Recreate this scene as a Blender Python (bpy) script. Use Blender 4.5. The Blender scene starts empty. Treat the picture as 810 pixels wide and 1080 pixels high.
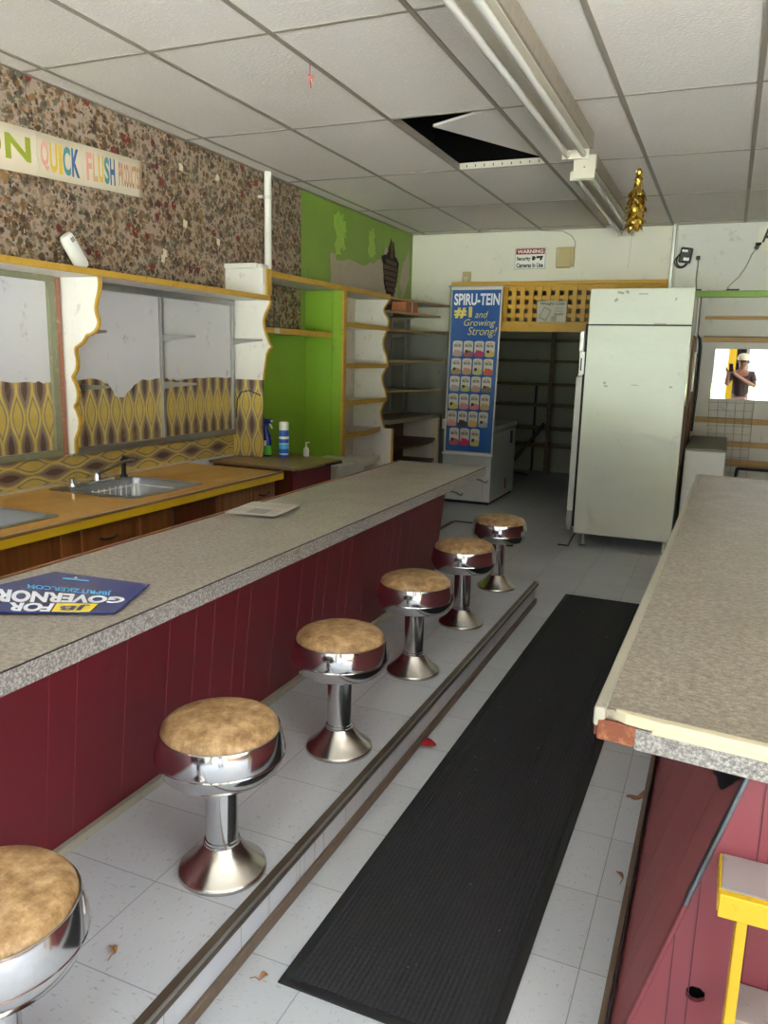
import bpy, bmesh, math, random
from mathutils import Vector, Matrix, Euler
SC = bpy.context.scene
C = SC.collection
rnd = random.Random(7)
PI = math.pi

# ------------------------------------------------------------------ helpers
def lin(c, a=1.0):
    o = []
    for v in c:
        v = v / 255.0
        o.append(v / 12.92 if v <= 0.04045 else ((v + 0.055) / 1.055) ** 2.4)
    return (o[0], o[1], o[2], a)

class G:
    """small node-graph builder"""
    def __init__(s, name):
        s.m = bpy.data.materials.new(name); s.m.use_nodes = True
        s.t = s.m.node_tree; s.b = s.t.nodes['Principled BSDF']
    def n(s, typ, **kw):
        x = s.t.nodes.new(typ)
        for k, v in kw.items(): setattr(x, k, v)
        return x
    def put(s, sock, v):
        if v is None: return
        if isinstance(v, bpy.types.NodeSocket): s.t.links.new(v, sock)
        else: sock.default_value = v
    def math(s, op, a, b=None, c=None):
        x = s.n('ShaderNodeMath', operation=op)
        for i, v in enumerate((a, b, c)): s.put(x.inputs[i], v)
        return x.outputs[0]
    def mix(s, f, a, b, mode='MIX'):
        x = s.n('ShaderNodeMix', data_type='RGBA', blend_type=mode)
        s.put(x.inputs[0], f); s.put(x.inputs[6], a); s.put(x.inputs[7], b)
        return x.outputs[2]
    def pos(s): return s.n('ShaderNodeNewGeometry').outputs['Position']
    def obj(s): return s.n('ShaderNodeTexCoord').outputs['Object']
    def sep(s, v):
        x = s.n('ShaderNodeSeparateXYZ'); s.put(x.inputs[0], v); return x.outputs
    def comb(s, x, y, z=0.0):
        c = s.n('ShaderNodeCombineXYZ')
        for i, v in enumerate((x, y, z)): s.put(c.inputs[i], v)
        return c.outputs[0]
    def scl(s, v, k):
        x = s.n('ShaderNodeVectorMath', operation='MULTIPLY'); s.put(x.inputs[0], v)
        x.inputs[1].default_value = k; return x.outputs[0]
    def noise(s, v, scale, detail=3, rough=.55):
        x = s.n('ShaderNodeTexNoise'); s.put(x.inputs['Vector'], v)
        x.inputs['Scale'].default_value = scale; x.inputs['Detail'].default_value = detail
        x.inputs['Roughness'].default_value = rough; return x.outputs[0]
    def vor(s, v, scale, feature='F1', rand=1.0):
        x = s.n('ShaderNodeTexVoronoi', feature=feature); s.put(x.inputs['Vector'], v)
        x.inputs['Scale'].default_value = scale; x.inputs['Randomness'].default_value = rand
        return x.outputs
    def white(s, v):
        x = s.n('ShaderNodeTexWhiteNoise'); s.put(x.inputs['Vector'], v); return x.outputs['Value']
    def ramp(s, f, stops, const=False):
        x = s.n('ShaderNodeValToRGB'); r = x.color_ramp
        if const: r.interpolation = 'CONSTANT'
        while len(r.elements) < len(stops): r.elements.new(0.5)
        for e, (p, c) in zip(r.elements, stops): e.position = p; e.color = c
        s.put(x.inputs[0], f); return x.outputs[0]
    def step(s, f, lo, hi):
        x = s.n('ShaderNodeMapRange'); x.clamp = True; s.put(x.inputs[0], f)
        x.inputs[1].default_value = lo; x.inputs[2].default_value = hi; return x.outputs[0]
    def bump(s, h, strength=.3, dist=.01):
        x = s.n('ShaderNodeBump'); s.put(x.inputs['Height'], h)
        x.inputs['Strength'].default_value = strength; x.inputs['Distance'].default_value = dist
        s.t.links.new(x.outputs[0], s.b.inputs['Normal'])
    def out(s, col=None, rough=None, metal=None):
        s.put(s.b.inputs['Base Color'], col); s.put(s.b.inputs['Roughness'], rough); s.put(s.b.inputs['Metallic'], metal)
        return s.m

def paint(name, rgb, rough=.5, var=.10, scale=6.0, metal=0.0, dirt=0.0, dirtcol=(70, 58, 45), bump=0.0):
    g = G(name); c = lin(rgb); o = g.obj()
    f = g.noise(o, scale, 5)
    dk = tuple(max(0, x * (1 - var)) for x in c[:3]) + (1,)
    lt = tuple(min(1, x * (1 + var)) for x in c[:3]) + (1,)
    col = g.mix(f, dk, lt)
    if dirt:
        k = g.step(g.noise(g.scl(o, (1.3, 1.3, 1.0)), scale * 2.3, 8, .7), .62 - dirt * .2, .80)
        col = g.mix(k, col, lin(dirtcol))
    if bump: g.bump(g.noise(o, scale * 12, 4), bump, .004)
    return g.out(col, rough, metal)

def wood(name, a, b, rough=.45, axis='y', scale=9):
    g = G(name); o = g.obj()
    k = {'x': (1, 12, 12), 'y': (12, 1, 12), 'z': (12, 12, 1)}[axis]
    f = g.noise(g.scl(o, k), scale * .35, 6, .65)
    col = g.mix(g.step(f, .3, .7), lin(a), lin(b))
    return g.out(col, rough, 0.0)

def metal(name, rgb, rough=.2, spots=0.0, metallic=1.0, bump=0.0):
    g = G(name); o = g.obj()
    f = g.noise(o, 9, 4)
    c = lin(rgb)
    col = g.mix(f, tuple(x * .82 for x in c[:3]) + (1,), c)
    if spots:
        k = g.step(g.noise(o, 45, 6, .75), .66 - spots * .1, .78)
        col = g.mix(k, col, lin((85, 70, 55)))
    r = g.n('ShaderNodeMapRange'); g.put(r.inputs[0], g.noise(o, 25, 5)); r.inputs[3].default_value = rough * .6; r.inputs[4].default_value = rough * 1.6
    if bump: g.bump(g.noise(o, 14, 2), bump, .004)
    return g.out(col, r.outputs[0], metallic)

def smoothbm(me, ang=35):
    for p in me.polygons: p.use_smooth = True
    me.set_sharp_from_angle(angle=math.radians(ang))

class MB:
    """collects shapes in world coordinates; build() links them as ONE mesh object"""
    def __init__(s): s.bm = bmesh.new(); s.mats = []
    def mi(s, m):
        if m not in s.mats: s.mats.append(m)
        return s.mats.index(m)
    def face(s, vs, m):
        try: f = s.bm.faces.new(vs)
        except ValueError: return None
        f.material_index = s.mi(m); return f
    def pts(s, P): return [s.bm.verts.new(p) for p in P]
    def hexa(s, P, m):
        v = s.pts(P)
        for q in ((3, 2, 1, 0), (4, 5, 6, 7), (0, 1, 5, 4), (1, 2, 6, 5), (2, 3, 7, 6), (3, 0, 4, 7)):
            s.face([v[i] for i in q], m)
        return s
    def box(s, x0, x1, y0, y1, z0, z1, m):
        return s.hexa([(x0, y0, z0), (x1, y0, z0), (x1, y1, z0), (x0, y1, z0), (x0, y0, z1), (x1, y0, z1), (x1, y1, z1), (x0, y1, z1)], m)
    def obox(s, c, size, rot, m):
        hx, hy, hz = (k / 2 for k in size); c = Vector(c)
        R = rot if isinstance(rot, Matrix) else Euler(rot).to_matrix()
        P = [c + R @ Vector(p) for p in ((-hx, -hy, -hz), (hx, -hy, -hz), (hx, hy, -hz), (-hx, hy, -hz), (-hx, -hy, hz), (hx, -hy, hz), (hx, hy, hz), (-hx, hy, hz))]
        return s.hexa(P, m)
    def prism(s, poly, axis, a0, a1, m, mside=None):
        def P(p, a): return {'x': (a, p[0], p[1]), 'y': (p[0], a, p[1]), 'z': (p[0], p[1], a)}[axis]
        A = s.pts([P(p, a0) for p in poly]); B = s.pts([P(p, a1) for p in poly]); n = len(poly)
        s.face(A[::-1], m); s.face(B, m)
        for i in range(n): s.face([A[i], A[(i + 1) % n], B[(i + 1) % n], B[i]], mside or m)
        return s
    def quad(s, P, m): s.face(s.pts(P), m); return s
    def tube(s, path, r, m, seg=8, closed=False, caps=True, r1=None):
        path = [Vector(p) for p in path]; n = len(path); rings = []; up = None
        for i, p in enumerate(path):
            if closed: d = path[(i + 1) % n] - path[i - 1]
            else: d = path[min(i + 1, n - 1)] - path[max(i - 1, 0)]
            d.normalize()
            if up is None: up = Vector((0, 0, 1)) if abs(d.z) < .9 else Vector((1, 0, 0))
            a = d.cross(up); 
            if a.length < 1e-6: a = d.orthogonal()
            a.normalize(); b = a.cross(d).normalized(); up = b
            rr = r if r1 is None else r + (r1 - r) * i / (n - 1)
            rings.append(s.pts([p + a * math.cos(2 * PI * k / seg) * rr + b * math.sin(2 * PI * k / seg) * rr for k in range(seg)]))
        for i in range(n if closed else n - 1):
            A, B = rings[i], rings[(i + 1) % n]
            for k in range(seg): s.face([A[k], A[(k + 1) % seg], B[(k + 1) % seg], B[k]], m)
        if caps and not closed: s.face(rings[0][::-1], m); s.face(rings[-1], m)
        return s
    def lathe(s, prof, c, m, seg=40, mats=None, rot=None):
        c = Vector(c); R = rot or Matrix.Identity(3); rings = []
        for r, z in prof:
            if r < 1e-6: rings.append(s.pts([c + R @ Vector((0, 0, z))]))
            else: rings.append(s.pts([c + R @ Vector((r * math.cos(2 * PI * k / seg), r * math.sin(2 * PI * k / seg), z)) for k in range(seg)]))
        for i in range(len(rings) - 1):
            A, B = rings[i], rings[i + 1]; mm = mats[i] if mats else m
            for k in range(seg):
                k2 = (k + 1) % seg
                if len(A) == 1 and len(B) == 1: continue
                if len(A) == 1: s.face([A[0], B[k2], B[k]], mm)
                elif len(B) == 1: s.face([A[k], A[k2], B[0]], mm)
                else: s.face([A[k], A[k2], B[k2], B[k]], mm)
        return s
    def text(s, txt, fn, w, h, m, bold=0.0, shear=0.0, extrude=0.0):
        """flat lettering: fn(u, v) -> world point, the text fills 0..w by 0..h"""
        V, F = textmesh(txt, bold, shear)
        x0 = min(v[0] for v in V); x1 = max(v[0] for v in V); y0 = min(v[1] for v in V); y1 = max(v[1] for v in V)
        vs = s.pts([fn((v[0] - x0) / (x1 - x0) * w, (v[1] - y0) / (y1 - y0) * h) for v in V])
        for f in F: s.face([vs[i] for i in f], m)
        return s
    def build(s, name, parent=None, smooth=None, bevel=0.0, bseg=2, origin=None):
        me = bpy.data.meshes.new(name)
        bmesh.ops.recalc_face_normals(s.bm, faces=s.bm.faces[:]) if getattr(s, 'recalc', True) else None
        if parent is not None:
            q = parent; off = Vector((0, 0, 0))
            while q is not None: off += q.location; q = q.parent
        elif origin is not None: off = Vector(origin)
        else:
            xs = [v.co for v in s.bm.verts]
            off = Vector(((min(v.x for v in xs) + max(v.x for v in xs)) / 2, (min(v.y for v in xs) + max(v.y for v in xs)) / 2, min(v.z for v in xs)))
        for v in s.bm.verts: v.co -= off
        s.bm.to_mesh(me); s.bm.free()
        for m in s.mats: me.materials.append(m)
        if smooth: smoothbm(me, smooth)
        o = bpy.data.objects.new(name, me); C.objects.link(o)
        if parent is not None: o.parent = parent
        else: o.location = off
        if bevel:
            b = o.modifiers.new('bevel', 'BEVEL'); b.width = bevel; b.segments = bseg; b.limit_method = 'ANGLE'; b.angle_limit = math.radians(40); b.harden_normals = False
        return o

_tc = {}
def textmesh(txt, bold=0.0, shear=0.0):
    k = (txt, bold, shear)
    if k not in _tc:
        cu = bpy.data.curves.new('t', 'FONT'); cu.body = txt; cu.offset = bold; cu.shear = shear; cu.resolution_u = 4
        o = bpy.data.objects.new('t', cu); C.objects.link(o)
        dg = bpy.context.evaluated_depsgraph_get(); dg.update()
        ev = o.evaluated_get(dg); me = ev.to_mesh()
        _tc[k] = ([(v.co.x, v.co.y) for v in me.vertices], [tuple(p.vertices) for p in me.polygons])
        ev.to_mesh_clear(); bpy.data.objects.remove(o); bpy.data.curves.remove(cu)
    return _tc[k]

def tag(o, label, cat, group=None, kind=None):
    o['label'] = label; o['category'] = cat
    if group: o['group'] = group
    if kind: o['kind'] = kind
    return o
def thing(name, label, cat, loc, group=None):
    o = bpy.data.objects.new(name, None); o.empty_display_size = .05; C.objects.link(o); o.location = loc
    return tag(o, label, cat, group)
def struct(o, label=None):
    o['kind'] = 'structure'
    if label: o['label'] = label
    return o
def lab(o, label): o['label'] = label; return o

# ------------------------------------------------------------------ camera
H = 1.515
yaw, pit, rol = 0.4038, 0.1947, 0.0258
F = Vector((-math.sin(yaw) * math.cos(pit), math.cos(yaw) * math.cos(pit), -math.sin(pit)))
r0 = Vector((math.cos(yaw), math.sin(yaw), 0)); u0 = r0.cross(F)
CR = math.cos(rol) * r0 + math.sin(rol) * u0
CU = -math.sin(rol) * r0 + math.cos(rol) * u0
cd = bpy.data.cameras.new('camera'); cam = bpy.data.objects.new('camera', cd); C.objects.link(cam)
M3 = Matrix((CR, CU, -F)).transposed()
cam.matrix_world = Matrix.Translation((0, 0, H)) @ M3.to_4x4()
cd.sensor_fit = 'AUTO'; cd.sensor_width = 36; cd.lens = 826.8 / 1080 * 36; cd.clip_start = .02; cd.clip_end = 300
SC.camera = cam

# ------------------------------------------------------------------ materials
M = {}
M['white'] = paint('white_paint', (222, 220, 212), .45, .06, 5, dirt=.25, dirtcol=(150, 135, 115))
M['offwhite'] = paint('aged_white_paint', (206, 202, 192), .5, .08, 5, dirt=.35, dirtcol=(130, 112, 92))
M['panelwhite'] = paint('white_panel', (198, 198, 200), .4, .05, 3, dirt=.1)
M['wall'] = paint('cream_wall_paint', (216, 213, 200), .6, .04, 3, dirt=.06, dirtcol=(165, 155, 140))
M['wallr'] = paint('grey_wall_paint', (204, 203, 198), .6, .04, 3, dirt=.1, dirtcol=(150, 145, 135))
M['yellow'] = paint('yellow_edge_paint', (184, 146, 58), .45, .12, 10, dirt=.35, dirtcol=(120, 84, 28))
M['yellow2'] = paint('bright_yellow_paint', (204, 166, 32), .4, .08, 10, dirt=.15, dirtcol=(150, 120, 40))
M['lattice'] = paint('ochre_lattice_paint', (205, 158, 52), .5, .08, 8, dirt=.12, dirtcol=(140, 100, 40))
M['green'] = paint('lime_green_paint', (126, 164, 48), .4, .06, 4, dirt=.06, dirtcol=(90, 120, 30))
M['greenwall'] = paint('green_wall_paint', (118, 148, 54), .5, .10, 3, dirt=.12, dirtcol=(90, 110, 50))
M['peel'] = paint('bare_plaster', (168, 156, 138), .8, .12, 12)
M['flake'] = paint('peeling_green_flake', (150, 186, 70), .5, .2, 20)
M['lath'] = wood('dark_lath', (92, 64, 48), (62, 42, 32), .8, 'y')
M['dark'] = paint('dark_void', (14, 13, 12), .9, .1)
M['black'] = paint('black_plastic', (18, 18, 20), .35, .1)
M['striptrim'] = metal('grey_corner_metal', (128, 132, 138), .4, .2)
M['rubber'] = paint('black_rubber', (22, 22, 23), .7, .1)
M['greydark'] = paint('dark_grey_backing', (126, 127, 120), .6, .08, 4, dirt=.1)
M['shelfwood'] = wood('shelf_wood_edge', (180, 152, 104), (146, 120, 78), .6, 'y')
M['shelfgrey'] = paint('grey_shelf_board', (138, 130, 112), .5, .1, 6, dirt=.2)
M['brownshelf'] = wood('brown_shelf', (92, 66, 42), (70, 48, 30), .5, 'y')
M['brownwood'] = wood('brown_varnished_wood', (138, 84, 42), (104, 60, 28), .32, 'z')
M['brownwood2'] = wood('dark_varnished_wood', (98, 50, 24), (66, 32, 15), .32, 'z')
M['tabletop'] = wood('worn_tabletop', (150, 116, 78), (116, 86, 58), .3, 'y')
M['maroon'] = paint('maroon_paint', (104, 24, 36), .42, .10, 3, dirt=.03, dirtcol=(50, 12, 18))
M['pink'] = paint('faded_pink_paint', (128, 60, 68), .5, .07, 3, dirt=.06, dirtcol=(120, 60, 66))
M['pinkside'] = paint('lightened_side_pink_paint', (150, 80, 84), .5, .08, 2.5, dirt=.12, dirtcol=(90, 48, 48))  # front's pink again, lightened in the colour because this side gets no light
M['greywood'] = paint('grey_bench_paint', (148, 138, 138), .55, .07, 6, dirt=.1)
M['alu'] = metal('brushed_aluminium', (175, 175, 172), .38, 0)
M['framegrey'] = metal('grey_metal_frame', (184, 184, 182), .38, .1)
M['olive'] = paint('olive_frame_paint', (122, 124, 98), .5, .15, 10, dirt=.4, dirtcol=(160, 150, 130))
M['redbrown'] = paint('bare_red_brown_edge', (146, 96, 76), .7, .2, 14, dirt=.3, dirtcol=(200, 180, 160))
M['chrome'] = metal('chrome', (225, 225, 226), .11, .12)
M['chromeworn'] = metal('worn_chrome', (200, 196, 188), .2, .45)
M['steel'] = metal('stainless_steel', (176, 178, 180), .34, 0)
M['nosing'] = metal('worn_metal_nosing', (112, 100, 86), .42, .35, .7)
M['basestrip'] = paint('brown_vinyl_strip', (104, 88, 74), .55, .12, 10, dirt=.3, dirtcol=(60, 48, 40))
M['capedge'] = paint('grey_edge_trim', (158, 154, 140), .5, .1, 14, dirt=.25, dirtcol=(110, 96, 80))
M['cream'] = paint('cream_moulding', (194, 184, 156), .5, .06, 9, dirt=.15, dirtcol=(150, 130, 100))
M['rawwood'] = paint('bare_red_brown_wood', (116, 62, 42), .8, .2, 14, dirt=.7, dirtcol=(196, 138, 92))
M['fridge'] = paint('greenish_white_enamel', (206, 212, 200), .22, .03, 2, dirt=.05, dirtcol=(170, 175, 165))
_f = G.__new__(G); _f.m = M['fridge']; _f.t = _f.m.node_tree; _f.b = _f.t.nodes['Principled BSDF']; _f.bump(_f.noise(_f.scl(_f.obj(), (1, 1, 2.2)), 2.6, 3, .5), .35, .02)
M['appliance'] = paint('white_appliance_enamel', (196, 198, 196), .35, .04, 3, dirt=.12, dirtcol=(150, 145, 135))
M['boxtop'] = paint('drab_green_top', (112, 112, 92), .5, .1, 5, dirt=.3)
M['copper'] = wood('rusty_brown_panel', (120, 84, 48), (78, 52, 32), .6, 'z')
M['tube'] = paint('fluorescent_tube_glass', (196, 194, 186), .2, .03)
M['fixture'] = paint('dirty_fixture_enamel', (138, 128, 112), .5, .16, 9, dirt=.5, dirtcol=(92, 82, 68))
M['fixturewhite'] = paint('white_fixture_enamel', (196, 190, 174), .4, .05, 5)
M['grid'] = paint('grey_ceiling_grid', (142, 136, 122), .5, .08, 5)
M['gold'] = metal('gold_foil', (228, 196, 92), .22)
M['red'] = paint('red_scrap', (178, 36, 40), .5, .2, 20)
M['leaf'] = paint('dry_leaf', (150, 104, 62), .7, .2, 20)
M['signred'] = paint('sign_red', (150, 24, 32), .4, .03)
M['signwhite'] = paint('sign_white', (226, 226, 220), .4, .03)
M['beige'] = paint('beige_plastic', (180, 164, 118), .45, .05)
M['ink'] = paint('black_ink', (24, 24, 26), .5, .03)
M['navy'] = paint('navy_print', (26, 42, 112), .25, .05, 4)
M['skyink'] = paint('sky_blue_ink', (84, 190, 232), .3, .03)
M['lightink'] = paint('pale_ink', (236, 238, 242), .3, .02)
M['yellowink'] = paint('yellow_ink', (240, 214, 40), .3, .03)
M['banblue'] = paint('banner_blue', (26, 84, 158), .35, .06, 3)
M['paper'] = paint('news_paper', (196, 190, 176), .7, .05, 9)
M['bottleblue'] = paint('blue_bottle_plastic', (24, 34, 120), .25, .05)
M['bottlegreen'] = paint('green_label', (84, 172, 50), .35, .06)
M['canblue'] = paint('blue_can_label', (40, 92, 190), .3, .05)
M['carton'] = paint('orange_brown_carton', (160, 98, 60), .7, .1, 9)
M['mirror'] = metal('mirror_silver', (235, 236, 236), .0)
for nd in M['mirror'].node_tree.nodes:
    if nd.type == 'MAP_RANGE': nd.inputs[3].default_value = .0; nd.inputs[4].default_value = .012
M['wire'] = metal('grey_wire', (150, 152, 150), .4)
M['skin'] = paint('skin', (140, 96, 76), .55, .06, 12)
M['shirt'] = paint('dark_brown_shirt', (62, 48, 44), .8, .12, 14)
M['shorts'] = paint('pale_pink_trousers', (176, 146, 136), .8, .08, 14)
M['cap'] = paint('cream_cap', (206, 198, 168), .8, .05, 14)
M['hair'] = paint('dark_hair', (44, 34, 28), .6, .2, 30)
M['concrete'] = paint('pale_pavement', (204, 205, 204), .8, .06, .6)
M['asphalt'] = paint('asphalt', (150, 150, 150), .85, .06, 1)
M['lawn'] = paint('lawn_grass', (150, 178, 84), .9, .15, 2)

# speckled laminate
def laminate(name, pale, mid, darkc):
    g = G(name); o = g.obj()
    a = g.noise(g.scl(o, (1, 1.5, 1)), 62, 5, .75); b = g.noise(o, 260, 3, .7); c = g.noise(o, 3.2, 5)
    col = g.ramp(g.math('ADD', g.math('MULTIPLY', a, .62), g.math('MULTIPLY', b, .38)), [(.34, lin(darkc)), (.48, lin(mid)), (.62, lin(pale))])
    col = g.mix(g.math('MULTIPLY', g.step(c, .45, .75), .4), col, lin(tuple(int(k * .86) for k in mid)))
    r = g.n('ShaderNodeMapRange'); g.put(r.inputs[0], g.noise(o, 8, 5)); r.inputs[3].default_value = .24; r.inputs[4].default_value = .48
    return g.out(col, r.outputs[0], 0.0)
M['laminate'] = laminate('speckled_grey_laminate', (182, 176, 166), (142, 134, 123), (94, 86, 77))
M['laminate2'] = laminate('speckled_brown_laminate', (172, 164, 150), (132, 123, 110), (88, 79, 69))
def chipped():
    g = G('chipped_speckled_edge'); o = g.obj()
    b = g.noise(o, 150, 4, .75)
    col = g.ramp(b, [(.36, lin((92, 88, 86))), (.5, lin((132, 128, 125))), (.62, lin((172, 169, 166)))])
    k = g.step(g.noise(g.scl(o, (3, 1, 3)), 8, 8, .7), .60, .68)
    col = g.mix(k, col, lin((116, 96, 62)))
    return g.out(col, .45, 0.0)
M['edge'] = chipped()
def orangetop():
    g = G('orange_laminate_worktop'); o = g.obj()
    f = g.noise(g.scl(o, (1, .6, 1)), 5, 6, .6)
    col = g.mix(g.step(f, .3, .75), lin((190, 138, 64)), lin((210, 162, 90)))
    s = g.step(g.noise(o, 60, 6, .8), .66, .76)
    col = g.mix(g.math('MULTIPLY', s, .4), col, lin((205, 170, 110)))
    return g.out(col, .2, 0.0)
M['worktop'] = orangetop()
def vinyltile(name, base, ox, oy, size=.3048):
    g = G(name); p = g.sep(g.pos())
    u = g.math('DIVIDE', g.math('SUBTRACT', p[0], ox), size); v = g.math('DIVIDE', g.math('SUBTRACT', p[1], oy), size)
    iu = g.math('FLOOR', u); iv = g.math('FLOOR', v); fu = g.math('SUBTRACT', u, iu); fv = g.math('SUBTRACT', v, iv)
    w = g.white(g.comb(iu, iv))
    chk = g.math('MODULO', g.math('ADD', g.math('ABSOLUTE', iu), g.math('ABSOLUTE', iv)), 2.0)
    pv = g.pos()
    st = g.n('ShaderNodeMix', data_type='VECTOR')
    g.put(st.inputs[0], chk); g.put(st.inputs[4], g.scl(pv, (46, 170, 1))); g.put(st.inputs[5], g.scl(pv, (170, 46, 1)))
    sp = g.step(g.noise(st.outputs[1], 1.0, 2, .5), .63, .70)
    c0 = lin(base); c1 = tuple(x * .90 for x in c0[:3]) + (1,)
    col = g.mix(w, c1, c0)
    col = g.mix(g.math('MULTIPLY', g.noise(pv, 1.6, 5), .35), col, lin(tuple(int(k * .80) for k in base)))
    col = g.mix(g.math('MULTIPLY', sp, .42), col, lin((104, 100, 98)))
    dk = g.step(g.noise(pv, 38, 4, .7), .70, .76)
    col = g.mix(g.math('MULTIPLY', dk, .5), col, lin((84, 76, 70)))
    e = g.math('MINIMUM', g.math('MINIMUM', fu, g.math('SUBTRACT', 1.0, fu)), g.math('MINIMUM', fv, g.math('SUBTRACT', 1.0, fv)))
    ln = g.math('LESS_THAN', e, .005)
    col = g.mix(g.math('MULTIPLY', ln, .6), col, lin((104, 98, 94)))
    r = g.n('ShaderNodeMapRange'); g.put(r.inputs[0], g.noise(pv, 5, 6)); r.inputs[3].default_value = .35; r.inputs[4].default_value = .65
    g.b.inputs['Specular IOR Level'].default_value = .35
    return g.out(col, r.outputs[0], 0.0)
M['floor'] = vinyltile('grey_vinyl_tile_floor', (194, 198, 203), -.807, 2.109)
M['platform'] = vinyltile('white_vinyl_tile_platform', (198, 202, 208), -1.257, 1.467, .300)
def ceiltile():
    g = G('textured_ceiling_tile'); p = g.pos()
    a = g.noise(g.scl(p, (1, 1.9, 1)), 55, 3, .6)
    pit = g.step(a, .60, .68)
    col = g.mix(g.noise(p, 1.2, 4), lin((208, 203, 194)), lin((224, 220, 212)))
    col = g.mix(g.math('MULTIPLY', pit, .6), col, lin((246, 243, 237)))  # highlights on the raised tile texture painted into the colour as lighter specks
    g.bump(g.math('ADD', a, g.math('MULTIPLY', g.noise(p, 160, 2), .3)), .55, .008)
    return g.out(col, .9, 0.0)
M['ceiling'] = ceiltile()
def matmat():
    g = G('black_ribbed_carpet_mat'); p = g.obj(); s = g.sep(p)
    rib = g.math('SINE', g.math('MULTIPLY', s[0], 2 * PI / .0135))
    rib2 = g.math('SINE', g.math('MULTIPLY', s[1], 2 * PI / .018))
    h = g.math('MULTIPLY', g.math('ADD', rib, 1), g.math('ADD', g.math('MULTIPLY', rib2, .06), .94))
    col = g.mix(g.math('MULTIPLY', h, .5), lin((20, 20, 23)), lin((36, 36, 40)))
    col = g.mix(g.step(g.noise(p, 170, 3, .7), .5, .75), col, lin((52, 52, 57)))
    col = g.mix(g.step(g.noise(p, 55, 2, .5), .765, .80), col, lin((170, 168, 164)))
    col = g.mix(g.math('MULTIPLY', g.step(g.noise(p, 2.2, 4), .45, .7), .35), col, lin((26, 26, 28)))
    g.bump(h, .3, .004)
    return g.out(col, .9, 0.0)
M['mat'] = matmat()
def leather():
    g = G('tan_mottled_vinyl'); o = g.obj()
    f = g.noise(o, 22, 8, .72); f2 = g.noise(g.scl(o, (1.6, .8, 1)), 34, 5, .7)
    col = g.ramp(f, [(.36, lin((130, 98, 62))), (.5, lin((166, 132, 90))), (.63, lin((196, 166, 124)))])
    col = g.mix(g.math('MULTIPLY', g.step(f2, .54, .74), .55), col, lin((206, 180, 140)))
    g.bump(g.noise(o, 26, 5, .6), .25, .006)
    return g.out(col, .42, 0.0)
M['leather'] = leather()
def floral():
    g = G('floral_wallpaper'); p = g.sep(g.pos()); v = g.comb(p[1], p[2])
    def warp(scale, amt):
        wob = g.n('ShaderNodeVectorMath', operation='ADD'); nz = g.n('ShaderNodeTexNoise'); g.put(nz.inputs['Vector'], v); nz.inputs['Scale'].default_value = scale; nz.inputs['Detail'].default_value = 3
        k = g.n('ShaderNodeVectorMath', operation='SCALE'); g.put(k.inputs[0], nz.outputs['Color']); k.inputs['Scale'].default_value = amt
        g.put(wob.inputs[0], v); g.put(wob.inputs[1], k.outputs[0]); return wob.outputs[0]
    w1, w2 = warp(34, .035), warp(16, .012)
    clump = g.step(g.noise(v, 7.0, 3, .5), .40, .54)
    col = g.mix(g.noise(v, 20, 4), lin((180, 164, 148)), lin((158, 143, 129)))
    def layer(col, w, scale, rad, stops, keep, shift, soft=.05):
        vv = g.n('ShaderNodeVectorMath', operation='ADD'); g.put(vv.inputs[0], w); vv.inputs[1].default_value = shift
        d = g.vor(vv.outputs[0], scale); cs = g.n('ShaderNodeSeparateColor'); g.put(cs.inputs[0], d['Color'])
        lc = g.ramp(cs.outputs[0], stops, True)
        m = g.math('SUBTRACT', 1.0, g.step(d['Distance'], rad - soft, rad + soft))
        return g.mix(g.math('MULTIPLY', m, g.math('LESS_THAN', cs.outputs[1], keep)), col, lc)
    leaves = [(0, lin((116, 104, 82))), (.25, lin((96, 74, 54))), (.5, lin((136, 108, 74))), (.72, lin((98, 104, 92))), (.86, lin((70, 54, 42)))]
    brown = [(0, lin((98, 76, 50))), (.35, lin((74, 56, 40))), (.6, lin((118, 90, 54))), (.8, lin((92, 92, 74)))]
    col = layer(col, w1, 21, .40, leaves, .72, (0, 0, 0))
    col = layer(col, w1, 34, .42, leaves, .6, (2.2, 5.1, 0))
    c2 = layer(col, w1, 24, .50, brown, .9, (3.3, 1.7, 0)); c2 = layer(c2, w1, 46, .36, [(0, lin((52, 40, 32))), (.4, lin((150, 116, 68))), (.7, lin((112, 118, 98)))], .7, (9.1, 2.7, 0))
    col = g.mix(clump, col, c2)
    col = layer(col, w1, 52, .34, [(0, lin((58, 44, 36))), (.3, lin((150, 112, 64))), (.6, lin((106, 116, 104))), (.8, lin((190, 172, 150)))], .5, (7.1, 4.2, 0))
    col = layer(col, w2, 10.5, .24, [(0, lin((104, 26, 26))), (.45, lin((82, 24, 26))), (.7, lin((120, 40, 30))), (.86, lin((158, 118, 62)))], .55, (1.9, 8.3, 0), .03)
    col = layer(col, w2, 10.5, .07, [(0, lin((186, 130, 96)))], .55, (1.893, 8.292, 0), .03)
    col = g.mix(.8, col, (.74, .68, .62, 1), 'MULTIPLY')
    return g.out(col, .6, 0.0)
M['floral'] = floral()
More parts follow.
